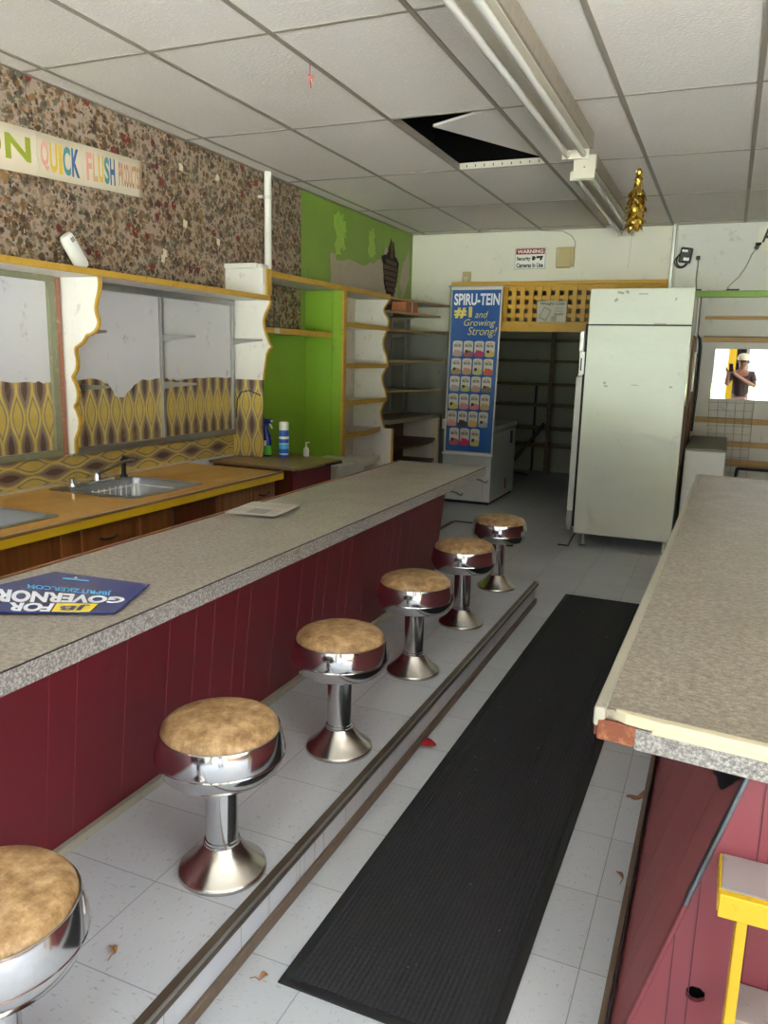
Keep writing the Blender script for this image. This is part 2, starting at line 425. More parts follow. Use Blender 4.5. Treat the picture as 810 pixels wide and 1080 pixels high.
def ogee(name, horizontal, pw=.098, ph=.29):
    g = G(name); p = g.sep(g.pos()); xy = g.math('ADD', p[0], p[1])
    a, b = (p[2], xy) if horizontal else (xy, p[2])
    u = g.math('DIVIDE', a, pw); v = g.math('DIVIDE', g.math('SUBTRACT', b, 1.03), ph)
    A = g.math('MULTIPLY_ADD', g.math('COSINE', g.math('MULTIPLY', v, 2 * PI)), .20, .285)
    f = g.math('SUBTRACT', g.math('ADD', u, .5), g.math('FLOOR', g.math('ADD', u, .5)))
    c = g.math('ABSOLUTE', g.math('SUBTRACT', f, .5))          # 0 at the ring axis, .5 at the leaf axis
    d0 = g.math('SUBTRACT', A, c)                              # > 0 inside a ring, < 0 inside a leaf
    gold = g.mix(g.noise(g.pos(), 22, 4), lin((182, 154, 66)), lin((216, 194, 108)))
    gold2 = g.mix(g.noise(g.pos(), 22, 4), lin((200, 174, 84)), lin((226, 210, 140)))
    core = g.mix(g.noise(g.pos(), 9, 4), lin((122, 100, 86)), lin((146, 134, 130)))
    dia = g.math('GREATER_THAN', d0, .30)
    core = g.mix(dia, core, lin((98, 74, 60)))
    lc = g.mix(g.noise(g.pos(), 12, 3), lin((120, 112, 104)), lin((150, 142, 134)))
    ln = g.math('LESS_THAN', g.math('ABSOLUTE', d0), .075)
    edge = g.math('LESS_THAN', g.math('ABSOLUTE', d0), .022)
    leafcore = g.math('LESS_THAN', d0, -.15)
    inring = g.math('GREATER_THAN', d0, 0.0)
    col = g.mix(inring, g.mix(leafcore, lc, gold), core)
    ln2 = g.math('MULTIPLY', inring, g.math('LESS_THAN', g.math('ABSOLUTE', g.math('SUBTRACT', d0, .125)), .012))
    col = g.mix(g.math('MAXIMUM', ln, ln2), col, gold); col = g.mix(edge, col, gold2)
    wr = g.step(g.noise(g.pos(), 7, 5, .6), .56, .72)
    col = g.mix(g.math('MULTIPLY', wr, .4), col, lin((206, 184, 112)))
    g.bump(g.noise(g.pos(), 16, 3), .25, .01)
    return g.out(col, .34, .15)
M['ogee'] = ogee('gold_ogee_foil_paper', False)
M['ogeeh'] = ogee('gold_ogee_foil_paper_sideways', True)
M['roomdark'] = paint('dim_back_room_paint', (172, 174, 156), .7, .08, 3, dirt=.1)
M['roomshelf'] = wood('dim_rack_wood', (128, 108, 74), (98, 82, 56), .7, 'x')
W = -3.19; CZ = 2.785; YB = 8.05
# ------------------------------------------------------------------ room shell
b = MB(); b.box(-3.9, 2.5, -2.2, 11.0, -.06, 0, M['floor']); struct(b.build('floor'))
# raised stool platform
b = MB(); b.box(-1.66, -.99, -1.9, 4.79, 0, .14, M['platform']); b.build('floor_platform')['kind'] = 'structure'
b = MB(); b.box(-1.000, -.970, -1.9, 4.795, .1405, .147, M['nosing']); b.box(-.990, -.970, -1.9, 4.795, .124, .1405, M['nosing'])
b.tube([(-.974, -1.9, .144), (-.974, 4.795, .144)], .005, M['framegrey'], 6)
struct(b.build('trim_1', bevel=.002))
b = MB(); b.box(-.990, -.976, -1.9, 4.80, 0, .034, M['basestrip']); struct(b.build('trim_2', bevel=.003))

# left wall: wallpaper, green paint, white and grey fields
b = MB(); X0 = W - .1
b.box(X0, W, -2.2, 4.715, 1.88, CZ, M['floral'])
b.box(X0, W, -2.2, 4.715, 0, 1.88, M['panelwhite'])
b.box(X0, W, 4.715, 5.665, 1.69, CZ, M['floral'])
b.box(X0, W, 4.715, 5.745, 0, 1.69, M['green'])
b.box(X0, W, 5.665, 5.745, 1.69, CZ, M['greenwall'])
b.box(X0, W, 5.745, YB, 2.05, CZ, M['greenwall'])
b.box(X0, W, 5.745, 6.68, 0, 2.05, M['offwhite'])
b.box(X0, W, 6.68, YB + .1, 0, 2.05, M['greydark'])
struct(b.build('wall_left'))
# torn plaster and lath hole in the green wall
def blob(pts, n=3, amp=.02, seed=1):
    r = random.Random(seed); out = []
    for i, p in enumerate(pts):
        q = pts[(i + 1) % len(pts)]
        for k in range(n):
            t = k / n
            out.append((p[0] + (q[0] - p[0]) * t + r.uniform(-amp, amp), p[1] + (q[1] - p[1]) * t + r.uniform(-amp, amp)))
    return out
b = MB()
b.prism(blob([(6.18, 2.06), (6.16, 2.38), (6.30, 2.34), (6.9, 2.36), (7.25, 2.44), (7.33, 2.56), (7.62, 2.5), (7.66, 2.06)], 5, .018, 2), 'x', W, W + .002, M['peel'])
b.prism(blob([(7.78, 2.1), (7.72, 2.35), (7.84, 2.52), (7.95, 2.62), (7.97, 2.35), (7.88, 2.2)], 5, .02, 3), 'x', W, W + .002, M['peel'])
b.prism(blob([(6.28, 2.38), (6.24, 2.66), (6.34, 2.74), (6.47, 2.6), (6.42, 2.44)], 7, .035, 4), 'x', W, W + .0015, M['flake'])
b.prism(blob([(6.95, 2.42), (6.95, 2.66), (7.05, 2.7), (7.08, 2.45)], 7, .03, 6), 'x', W, W + .0015, M['flake'])
struct(b.build('wall_left_plaster'))
b = MB()
hole = [(7.24, 2.47), (7.36, 2.50), (7.40, 2.57), (7.47, 2.66), (7.50, 2.55), (7.53, 2.64), (7.58, 2.5), (7.68, 2.46), (7.66, 2.34), (7.60, 2.22), (7.52, 2.10), (7.40, 2.12), (7.31, 2.2), (7.29, 2.36)]
b.prism(blob(hole, 3, .012, 5), 'x', W + .002, W + .004, M['dark'])
for k in range(7):
    z = 2.125 + k * .052; wv = [.16, .22, .27, .31, .34, .36, .26][k]
    b.obox((W + .008, 7.47, z), (.008, wv, .036), (rnd.uniform(-.04, .04), 0, 0), M['lath'])
b.obox((W + .008, 7.475, 2.56), (.008, .05, .16), (.05, 0, 0), M['lath'])
struct(b.build('wall_left_lath'))
for k in range(9):   # peeling flakes
    pass
# gold paper splash strip behind the worktop
b = MB(); b.box(W, W + .004, 1.6, 4.70, .815, .985, M['ogeeh']); b.box(W, W + .012, 1.6, 4.2, .808, .822, M['cream']); struct(b.build('wall_left_splash'))

# back wall
b = MB()
b.box(-4.0, -2.75, YB, YB + .12, 0, CZ, M['wall'])
b.box(-2.75, -.57, YB, YB + .12, 2.275, CZ, M['wall'])
b.box(-.57, 2.5, YB, YB + .12, 0, CZ, M['wallr'])
struct(b.build('wall_back'))
b = MB(); b.box(-3.19, -2.75, YB - .006, YB, .0, 1.80, M['greydark']); struct(b.build('wall_back_panel'))
# back room
b = MB()
b.box(-3.95, -3.85, YB + .12, 11, 0, 2.7, M['roomdark']); b.box(-3.95, 1.2, 10.95, 11.05, 0, 2.7, M['roomdark'])
b.box(.9, 1.0, YB + .12, 11, 0, 2.7, M['roomdark'])
struct(b.build('wall_back_room'))
b = MB(); b.box(-3.95, 1.2, YB + .12, 11.05, 2.6, 2.7, M['roomdark']); struct(b.build('ceiling_back_room'))
# right wall and front wall with its windows
b = MB(); b.box(2.4, 2.5, 1.3, YB, 0, CZ, M['brownwood']); b.box(2.4, 2.5, -2.2, 1.3, 0, .42, M['brownwood']); b.box(2.4, 2.5, -2.2, 1.3, 2.6, CZ, M['brownwood']); b.box(2.4, 2.5, -2.2, -1.6, .42, 2.6, M['brownwood']); struct(b.build('wall_right'))
b = MB()
for z in (.45, 2.57): b.box(2.40, 2.48, -1.6, 1.3, z - .03, z + .03, M['yellow2'])
for y in (-1.57, -.15, 1.27): b.box(2.40, 2.48, y - .03, y + .03, .48, 2.54, M['yellow2'])
struct(b.build('window_5'))
FY = -2.0
b = MB()
b.box(-3.3, 2.5, FY - .1, FY, 2.6, CZ, M['wallr']); b.box(-3.3, .30, FY - .1, FY, 0, .42, M['wallr']); b.box(1.45, 2.5, FY - .1, FY, 0, .42, M['wallr'])
b.box(-3.3, -3.1, FY - .1, FY, .42, 2.6, M['wallr']); b.box(2.3, 2.5, FY - .1, FY, .42, 2.6, M['wallr'])
struct(b.build('wall_front'))
def winframe(n, x0, x1, z0, z1, mul, m):
    b = MB()
    b.box(x0, x1, FY - .08, FY + .02, z0, z0 + .06, m); b.box(x0, x1, FY - .08, FY + .02, z1 - .06, z1, m)
    for x in [x0 + .03] + mul + [x1 - .03]: b.box(x - .03, x + .03, FY - .08, FY + .02, z0 + .06, z1 - .06, m)
    struct(b.build('window_%d' % n))
winframe(1, -3.1, -.34, .42, 2.6, [-2.2, -1.3], M['yellow2'])
b = MB()
for k in range(8): b.box(-.325 + k * .038, -.306 + k * .038, FY - .04, FY - .02, .42, 2.6, M['white'])
b.box(-.34, -.03, FY - .05, FY - .03, 1.35, 1.37, M['white'])
struct(b.build('window_2'))
b = MB(); b.box(-.03, .12, FY - .08, FY + .03, .42, 2.6, M['yellow2']); b.box(.12, .30, FY - .08, FY + .03, 0, 2.6, M['black']); struct(b.build('trim_5'))
winframe(3, .30, 1.45, 0, 2.6, [], M['alu'])
winframe(4, 1.45, 2.3, .42, 2.6, [], M['yellow2'])
# outdoors in front of the shop
b = MB(); b.box(-40, 40, -27, FY - .11, -.12, -.06, M['concrete']); b.box(2.51, 40, FY - .11, 30, -.12, -.06, M['concrete']); struct(b.build('ground_pavement'))
b = MB(); b.box(-60, 60, -60, -27, -.12, -.05, M['lawn']); struct(b.build('ground_lawn'))

# ceiling with one open bay
XG = [-3.0472, -2.4376, -1.828, -1.2184, -.6088, .0008, .6104, 1.22, 1.83]
YG = [-1.912, -.688, .537, 1.762, 2.9866, 4.2114, 5.4362, 6.661, 7.8858]
hx0, hx1, hy0, hy1 = XG[2], XG[3], YG[5], YG[6]
b = MB()
b.box(-3.3, hx0, -2.1, YB + .1, CZ, CZ + .014, M['ceiling']); b.box(hx1, 2.5, -2.1, YB + .1, CZ, CZ + .014, M['ceiling'])
b.box(hx0, hx1, -2.1, hy0, CZ, CZ + .014, M['ceiling']); b.box(hx0, hx1, hy1, YB + .1, CZ, CZ + .014, M['ceiling'])
struct(b.build('ceiling'))
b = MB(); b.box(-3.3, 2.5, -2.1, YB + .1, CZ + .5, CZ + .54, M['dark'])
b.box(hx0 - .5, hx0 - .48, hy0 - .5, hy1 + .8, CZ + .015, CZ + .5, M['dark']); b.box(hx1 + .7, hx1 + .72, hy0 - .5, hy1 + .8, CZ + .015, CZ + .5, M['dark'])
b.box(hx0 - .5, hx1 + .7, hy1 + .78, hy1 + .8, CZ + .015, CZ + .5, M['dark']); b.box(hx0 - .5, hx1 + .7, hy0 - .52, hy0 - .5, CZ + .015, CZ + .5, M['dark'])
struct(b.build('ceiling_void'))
b = MB()
for x in XG: b.box(x - .012, x + .012, -2.0, YB, CZ - .004, CZ + .002, M['grid'])
for y in YG: b.box(W, 2.4, y - .009, y + .009, CZ - .003, CZ + .002, M['grid'])
b.box(W, W + .022, -2.0, YB, CZ - .005, CZ, M['grid']); b.box(W, 2.4, YB - .02, YB, CZ - .005, CZ, M['grid'])
for x in (hx0, hx1): b.box(x - .002, x + .002, hy0, hy1, CZ, CZ + .04, M['grid'])
b.box(hx0, hx1, hy1 - .003, hy1, CZ, CZ + .042, M['fixturewhite'])
for k in range(9): b.box(hx0 + .05 + k * .062, hx0 + .056 + k * .062, hy1 - .006, hy1 - .002, CZ + .012, CZ + .028, M['ink'])
struct(b.build('ceiling_grid'))
# displaced tile lying skewed on the grid
b = MB(); d = Vector((.46, .888, 0)); e = Vector((.888, -.46, 0)); p = Vector((-1.672, 4.476, CZ + .016))
P = [p, p + d * 1.19, p + d * 1.19 + e * .595, p + e * .595]
b.hexa([tuple(q) for q in P] + [tuple(q + Vector((0, 0, .014))) for q in P], M['ceiling'])
tag(b.build('ceiling_tile'), 'loose white ceiling tile pushed askew over the open black bay in the ceiling', 'ceiling tile')

# ------------------------------------------------------------------ bar counter
t = thing('bar_counter', 'long lunch counter with maroon panelled front and grey speckled top, behind the row of stools', 'counter', (-1.6, 2.1, 0))
b = MB(); top = [(-1.287, -.5), (-1.318, 4.662), (-1.866, 4.627), (-1.815, -.5)]
b.prism(top, 'z', .848, .870, M['laminate']); b.build('countertop', t, bevel=.0025)
b = MB(); b.prism([(-1.285, -.5), (-1.316, 4.664), (-1.336, 4.664), (-1.305, -.5)], 'z', .815, .866, M['edge'])
b.prism([(-1.316, 4.664), (-1.866, 4.629), (-1.866, 4.609), (-1.330, 4.643)], 'z', .815, .866, M['edge']); b.build('edge_band', t, bevel=.0015)
b = MB(); b.prism([(-1.2838, -.5), (-1.3148, 4.665), (-1.33, 4.665), (-1.30, -.5)], 'z', .8655, .8682, M['rubber']); lab(b.build('edge_seam', t), 'dark seam along the front edge')
b = MB(); b.prism([(-1.815, -.5), (-1.866, 4.627), (-1.880, 4.627), (-1.829, -.5)], 'z', .845, .874, M['brownwood']); b.build('back_trim', t, bevel=.002)
def fpx(z): return -1.57 + .1 * (z - .14) / 1.0
b = MB(); za, zb = .14, .83
b.hexa([(fpx(za) - .03, -.45, za), (fpx(za), -.45, za), (fpx(za), 4.485, za), (fpx(za) - .03, 4.485, za), (fpx(zb) - .03, -.45, zb), (fpx(zb), -.45, zb), (fpx(zb), 4.485, zb), (fpx(zb) - .03, 4.485, zb)], M['maroon'])
gy = [.2, .4, .5, .7, .88, .99, 1.10, 1.19, 1.397, 1.494, 1.687, 1.879, 2.014, 2.117, 2.254, 2.34, 2.53, 2.72, 2.85, 2.95, 3.1, 3.19, 3.38, 3.57, 3.70, 3.80, 3.95, 4.04, 4.22, 4.4]
M['groove'] = paint('groove_highlight_paint', (128, 50, 58), .5, .1, 6); M['groove2'] = paint('faint_groove_paint', (140, 84, 86), .5, .1, 6)  # groove highlight put into the colour as a lighter maroon line
for y in gy: b.tube([(fpx(.15) - .0005, y, .15), (fpx(.83) - .0005, y, .83)], .0016, M['groove'], 6)
b.build('front_panel', t)
b = MB(); b.box(fpx(za), fpx(za) + .022, -.45, 4.485, .14, .168, M['capedge']); b.build('baseboard', t, bevel=.003)
b = MB(); b.box(-1.84, -1.69, -.45, 4.48, 0, .845, M['brownwood2'])
b.hexa([(-1.69, 4.44, .14), (-1.60, 4.44, .14), (-1.60, 4.48, .14), (-1.69, 4.48, .14), (-1.69, 4.44, .84), (-1.53, 4.44, .84), (-1.53, 4.48, .84), (-1.69, 4.48, .84)], M['maroon'])
b.build('carcass', t)
for (x0, z0), (x1, z1), y in (((-1.40, .80), (-1.29, .776), 4.60), ((-1.50, .715), (-1.43, .693), 4.55)):
    b = MB(); b.tube([(x0 - .04, y, z0 + .01), (x0, y, z0), ((x0 + x1) / 2, y, (z0 + z1) / 2 + .006), (x1, y, z1), (x1 + .006, y, z1 + .018)], .005, M['chrome'], 8); b.build('hook', t, smooth=50)

# ------------------------------------------------------------------ bar stools
def make_stool():
    t = thing('bar_stool', 'x', 'stool', (0, 0, 0), 'fixed chrome stools along the lunch counter')
    b = MB(); b.lathe([(.0, .395), (.1515, .395), (.1535, .410), (.151, .424), (.141, .434), (.120, .443), (.08, .449), (.03, .452), (0, .452)], (0, 0, .0), M['leather'], 56); b.build('cushion', t, smooth=60)
    b = MB(); b.lathe([(.153, .408), (.1555, .414), (.158, .413), (.1595, .408), (.1705, .352), (.1695, .349), (.164, .349)], (0, 0, 0), M['chrome'], 64); b.build('seat_rim', t, smooth=30)
    b = MB(); b.lathe([(.164, .349), (.1695, .349), (.1705, .346), (.169, .340), (.154, .306), (.149, .302), (.05, .302), (0, .302)], (0, 0, 0), M['chrome'], 64); b.build('seat_pan', t, smooth=30)
    b = MB(); b.lathe([(0, .304), (.0437, .304), (.0437, .098), (.0465, .096), (.0465, .089), (.049, .087), (.049, .082), (.03, .082)], (0, 0, 0), M['chrome'], 40); b.build('pedestal', t, smooth=30)
    b = MB(); b.lathe([(.035, .088), (.048, .085), (.053, .077), (.062, .065), (.075, .049), (.091, .033), (.105, .022), (.113, .015), (.1175, .012), (.119, .007), (.119, 0), (0, 0)], (0, 0, 0), M['chromeworn'], 52); b.build('base', t, smooth=40)
    return t
def copy_tree(o, parent=None):
    c = o.copy(); C.objects.link(c)
    if parent is not None: c.parent = parent
    for ch in [k for k in o.children]: copy_tree(ch, c)
    return c
st0 = make_stool()
stools = [(-1.105, .850, 'nearest bar stool, tan seat cut off by the bottom left of the photo'),
          (-1.130, 1.590, 'second bar stool from the front, in front of the blue campaign sign'),
          (-1.148, 2.331, 'third bar stool from the front, middle of the row beside the maroon panel'),
          (-1.166, 3.105, 'fourth bar stool from the front, small tan seat next to the newspaper end'),
          (-1.174, 3.825, 'fifth bar stool, last but one before the end of the counter'),
          (-1.186, 4.573, 'farthest bar stool, worn brown seat at the far end of the platform')]
for i, (x, y, l) in enumerate(stools):
    o = st0 if i == 0 else copy_tree(st0)
    o.location = (x, y, .14); o.rotation_euler = (0, 0, [0, .4, 2.1, 3.3, 4.0, 5.2][i]); o['label'] = l

# ------------------------------------------------------------------ mat
t = thing('floor_mat', 'long black ribbed rubber backed runner mat on the aisle floor', 'mat', (-.62, 3.3, 0))
x0, x1, y0, y1 = -.868, -.325, 1.44, 5.09
def matx(x, y): return x + (y - y0) * .006
b = MB(); b.prism([(matx(x0, y0) + .028, y0 + .022), (matx(x1, y0) - .028, y0 + .022), (matx(x1, y1) - .028, y1 - .022), (matx(x0, y1) + .028, y1 - .022)], 'z', .001, .010, M['mat']); b.build('pile', t)
b = MB(); b.prism([(matx(x0, y0), y0), (matx(x1, y0), y0), (matx(x1, y1), y1), (matx(x0, y1), y1)], 'z', .0, .005, M['rubber']); b.build('rubber_edge', t, bevel=.002)

# ------------------------------------------------------------------ right hand counter
t = thing('service_counter', 'right hand counter with brown speckled top and faded pink panelled front, chipped corner', 'counter', (.05, 3.2, 0))
L0, L1 = (-.172, 1.445), (-.1145, 5.06); R0, R1 = (.225, 1.405), (.285, 5.06)
b = MB(); b.prism([(L0[0] + .004, L0[1] + .012), (R0[0], R0[1] + .012), (R1[0], R1[1] - .004), (L1[0] + .004, L1[1] - .004)], 'z', .846, .868, M['laminate2']); b.build('countertop', t)
b = MB(); b.prism([L0, (L0[0] + .022, L0[1]), (L1[0] + .022, L1[1]), L1], 'z', .834, .873, M['capedge']); b.build('side_trim', t, bevel=.005)
b = MB(); b.prism([(L1[0] + .02, L1[1] - .012), (R1[0], R1[1] - .012), R1, (L1[0] + .02, L1[1])], 'z', .834, .872, M['capedge']); b.prism([(R0[0] - .014, R0[1] + .03), R0, R1, (R1[0] - .014, R1[1])], 'z', .834, .872, M['capedge']); b.build('back_trim', t, bevel=.003)
fx = lambda s: (L0[0] + (R0[0] - L0[0]) * s, L0[1] + (R0[1] - L0[1]) * s)
def fband(s0, s1, z0, z1, out, m, name, bev=.002, lbl=None):
    a, c = fx(s0), fx(s1); b = MB()
    b.prism([(a[0], a[1] - out), (c[0], c[1] - out), (c[0], c[1] + .014), (a[0], a[1] + .014)], 'z', z0, z1, m)
    o = b.build(name, t, bevel=bev)
    if lbl: lab(o, lbl)
b = MB()   # cream moulding with a torn end
a0, a1, a2 = fx(.155), fx(.28), fx(1.0)
b.prism([(fx(.10)[0], fx(.10)[1] + .01), (fx(.15)[0], fx(.15)[1] - .002), (fx(.2)[0], fx(.2)[1] - .004), (a1[0], a1[1] - .006), (a2[0], a2[1] - .006), (a2[0], a2[1] + .018), (fx(.1)[0], fx(.1)[1] + .018)], 'z', .851, .873, M['cream'])
b.prism([(fx(.27)[0], fx(.27)[1] - .009), (a2[0], a2[1] - .009), (a2[0], a2[1]), (fx(.27)[0], fx(.27)[1])], 'z', .846, .857, M['cream'])
b.build('front_moulding', t, bevel=.004)
fband(.20, 1.0, .806, .848, .001, M['edge'], 'front_band', .001)
fband(.02, .215, .808, .850, 0, M['rawwood'], 'bare_corner', .004, 'bare red brown wood corner')
b = MB(); b.prism([(L0[0] + .002, L0[1] + .01), (L1[0] + .002, L1[1]), (L1[0] + .018, L1[1]), (L0[0] + .018, L0[1] + .01)], 'z', .812, .848, M['rawwood']); b.build('side_band', t)
YF = 1.50; sl = .277; bx = -.1065
def sp(z): return bx + sl * z
b = MB()
b.hexa([(bx, YF, 0), (bx + .03, YF, 0), (bx + .03, 5.0, 0), (bx, 5.0, 0), (sp(.825), YF, .825), (sp(.825) + .03, YF, .825), (sp(.825) + .03, 5.0, .825), (sp(.825), 5.0, .825)], M['pinkside'])
for y in (1.72, 1.84, 2.10, 2.5, 2.9, 3.3, 3.7, 4.1, 4.5): b.tube([(sp(.01) + .0004, y, .01), (sp(.82) + .0004, y, .82)], .0009, M['groove2'], 5)
b.build('side_panel', t)
b = MB(); hc = (.048, .328)
pl = [(bx, 0), (.3, 0), (.3, .83), (sp(.83), .83)]
# front panel with a ragged hole in it (strips around the opening)
b.prism([(sp(0), 0), (.3, 0), (.3, .274), (sp(.274), .274)], 'y', YF - .012, YF, M['pink'])
hl, hr, hb, ht = .045, .080, .274, .308
b.prism([(sp(hb), hb), (hl, hb), (hl, ht), (sp(ht), ht)], 'y', YF - .012, YF, M['pink'])
b.prism([(hr, hb), (.3, hb), (.3, ht), (hr, ht)], 'y', YF - .012, YF, M['pink'])
b.prism([(sp(ht), ht), (.3, ht), (.3, .83), (sp(.83), .83)], 'y', YF - .012, YF, M['pink'])
for (u0, w0), (u1, w1) in (((hl, hb), (hl + .012, hb)), ((hr, hb), (hr - .012, hb)), ((hl, ht), (hl + .010, ht)), ((hr, ht), (hr - .010, ht))):
    s = 1 if w0 == hb else -1
    b.prism([(u0, w0), (u1, w0), (u0, w0 + s * .009)], 'y', YF - .012, YF, M['pink'])
b.prism([(sp(.05) + .035, .05), (.3, .05), (.3, .8), (sp(.8) + .035, .8)], 'y', YF + .05, YF + .06, M['dark'])
M['seam'] = paint('panel_seam_shadow_gap', (84, 40, 50), .7, .1)
for x in (.012, .048, .138, .185, .232):
    b.box(x, x + .0022, YF - .0135, YF - .0115, .0, .8 if x > .1 else min(.8, (x - bx) / sl - .02), M['seam'])
b.build('front_panel', t)
b = MB(); b.hexa([(bx - .004, YF - .016, 0), (bx + .006, YF - .016, 0), (bx + .006, YF + .012, 0), (bx - .004, YF + .012, 0), (sp(.5) - .004, YF - .016, .5), (sp(.5) + .006, YF - .016, .5), (sp(.5) + .006, YF + .012, .5), (sp(.5) - .004, YF + .012, .5)], M['pink']); b.build('corner_strip', t, bevel=.003)
b = MB(); b.hexa([(sp(.48) - .005, YF - .017, .48), (sp(.48) + .004, YF - .017, .48), (sp(.48) + .004, YF + .012, .48), (sp(.48) - .005, YF + .012, .48), (sp(.82) - .005, YF - .017, .82), (sp(.82) + .004, YF - .017, .82), (sp(.82) + .004, YF + .012, .82), (sp(.82) - .005, YF + .012, .82)], M['striptrim']); lab(b.build('corner_strip', t, bevel=.003), 'grey metal upper corner strip')
b = MB(); b.box(bx - .018, bx - .004, YF - .01, 5.0, .0, .05, M['basestrip']); b.build('baseboard', t)
b = MB(); nrm = Vector((-1, 0, sl)).normalized()
P = [Vector((sp(z), y, z)) for y, z in blob([(1.86, .60), (1.80, .66), (1.70, .73), (1.60, .78), (1.53, .775), (1.545, .735), (1.59, .692), (1.64, .659), (1.724, .627), (1.80, .608)], 3, .006, 31)]
b.face(b.pts([q + nrm * .002 for q in P]), M['black']); lab(b.build('gouge', t), 'black gouge in the side panel')
# small bench on the front of it
t = thing('bench', 'small grey topped bench with yellow painted edge and leg, against the pink counter front', 'bench', (.2, 1.42, 0))
b = MB(); b.box(.079, .62, 1.372, 1.485, .585, .612, M['greywood']); b.build('seat_board', t, bevel=.003)
b = MB(); b.box(.077, .62, 1.356, 1.373, .566, .611, M['yellow2']); b.box(.075, .080, 1.372, 1.485, .566, .611, M['yellow2']); b.build('edge_board', t, bevel=.002)
for x in (.108, .56):
    b = MB(); b.box(x, x + .018, 1.36, 1.405, 0, .567, M['yellow2']); b.build('leg', t, bevel=.002)
b = MB(); b.box(.120, .62, 1.385, 1.485, .33, .35, M['greywood']); b.build('lower_shelf', t, bevel=.003)
# ------------------------------------------------------------------ things on the counter
def bil(P1, P2, P3, P4, z):
    """u along P2->P1, v along P2->P3"""
    def f(u, v):
        a = Vector(P2).lerp(Vector(P1), u); c = Vector(P3).lerp(Vector(P4), u); q = a.lerp(c, v)
        return Vector((q.x, q.y, z(u, v)))
    return f
t = thing('yard_sign', 'blue campaign card with white and yellow lettering, lying on the lunch counter', 'sign', (-1.6, 1.45, .87))
zz = lambda u, v: .8785
fs = bil((-1.744, 1.651), (-1.422, 1.678), (-1.335, 1.443), (-1.82, 1.20), zz)
b = MB(); n = 36; gr = [[b.bm.verts.new(fs(i / n, j / n)) for j in range(n + 1)] for i in range(n + 1)]; g2 = [[b.bm.verts.new(fs(i / n, j / n) - Vector((0, 0, .003))) for j in range(n + 1)] for i in range(n + 1)]
for i in range(n):
    for j in range(n):
        b.face([gr[i][j], gr[i + 1][j], gr[i + 1][j + 1], gr[i][j + 1]], M['navy']); b.face([g2[i][j], g2[i][j + 1], g2[i + 1][j + 1], g2[i + 1][j]], M['navy'])
for k in range(n):
    for A in ((gr[k][0], gr[k + 1][0], g2[k + 1][0], g2[k][0]), (gr[k][n], gr[k + 1][n], g2[k + 1][n], g2[k][n]), (gr[0][k], gr[0][k + 1], g2[0][k + 1], g2[0][k]), (gr[n][k], gr[n][k + 1], g2[n][k + 1], g2[n][k])): b.face(list(A), M['navy'])
b.build('card', t, smooth=40)
LQ = {'gov': [[-1.391, 1.5524], [-1.3697, 1.507], [-1.7451, 1.4529], [-1.6567, 1.3681]], 'fr': [[-1.5155, 1.4297], [-1.4762, 1.3734], [-1.6207, 1.3828], [-1.5739, 1.3302]], 'jb': [[-1.4171, 1.4774], [-1.3906, 1.4168], [-1.5114, 1.4319], [-1.4722, 1.3755]], 'web': [[-1.4665, 1.5795], [-1.4378, 1.5444], [-1.7172, 1.5282], [-1.6792, 1.4933]], 'logo': [[-1.5907, 1.6265], [-1.5812, 1.6166], [-1.6757, 1.6133], [-1.6642, 1.6019]], 'mk': [[-1.6433, 1.6376], [-1.6334, 1.6274], [-1.6546, 1.6348], [-1.6453, 1.6254]]}
def onq(k, dz=0.0):   # reading direction runs away to the left of the counter; u along the line, v up the letters
    A, B, D, E2 = [Vector(q) for q in LQ[k]]
    def f(x, y):
        q = A.lerp(B, y).lerp(D.lerp(E2, y), x); return Vector((q.x, q.y, .8796 + dz))
    return f
b = MB(); b.recalc = False
b.text('GOVERNOR', onq('gov'), 1, 1, M['lightink'], .045)
b.text('FOR', onq('fr'), 1, 1, M['lightink'], .045)
b.text('JBPRITZKER.COM', onq('web'), 1, 1, M['skyink'], .02)
q = onq('jb'); b.face(b.pts([q(0, 0), q(.5, 0), q(1, 0), q(1, 1), q(.5, 1.03), q(0, 1)]), M['yellowink'])
b.text('JB', lambda x, y: q(.16 + .70 * x, .16 + .68 * y) + Vector((0, 0, .0008)), 1, 1, M['navy'], .03)
q3 = onq('logo'); b.face(b.pts([q3(0, 0), q3(1, 0), q3(1, 1), q3(0, 1)]), M['skyink']); q4 = onq('mk'); b.face(b.pts([q4(0, 1), q4(1, 1), q4(.5, 0)]), M['lightink'])
b.build('lettering', t)
t = thing('newspaper_sheet', 'loose printed paper sheet lying on the far half of the lunch counter', 'paper', (-1.73, 2.77, .87))
zz2 = lambda u, v: .8770 + .003 * math.sin(2.5 * u + 1) + .006 * u * v
fs2 = bil((-1.835, 2.635), (-1.858, 2.891), (-1.635, 2.915), (-1.600, 2.64), zz2)
b = MB(); n = 8; gr = [[b.bm.verts.new(fs2(i / n, j / n)) for j in range(n + 1)] for i in range(n + 1)]; g2 = [[b.bm.verts.new(fs2(i / n, j / n) - Vector((0, 0, .0012))) for j in range(n + 1)] for i in range(n + 1)]
for i in range(n):
    for j in range(n):
        b.face([gr[i][j], gr[i + 1][j], gr[i + 1][j + 1], gr[i][j + 1]], M['paper']); b.face([g2[i][j], g2[i][j + 1], g2[i + 1][j + 1], g2[i + 1][j]], M['paper'])
b.build('sheet', t, smooth=40)
M['greyink'] = paint('grey_print', (150, 146, 138), .7, .1, 30)
b = MB(); b.recalc = False
for k in range(13):
    for c0 in (.08, .54):
        if .30 < k / 13 < .75 and c0 > .5: continue
        v = .07 + k * .066; L = .36 + rnd.uniform(-.06, .02)
        q = [fs2(c0, v), fs2(c0 + L, v), fs2(c0 + L, v + .022), fs2(c0, v + .022)]; b.face(b.pts([p + Vector((0, 0, .0008)) for p in q]), M['greyink'])
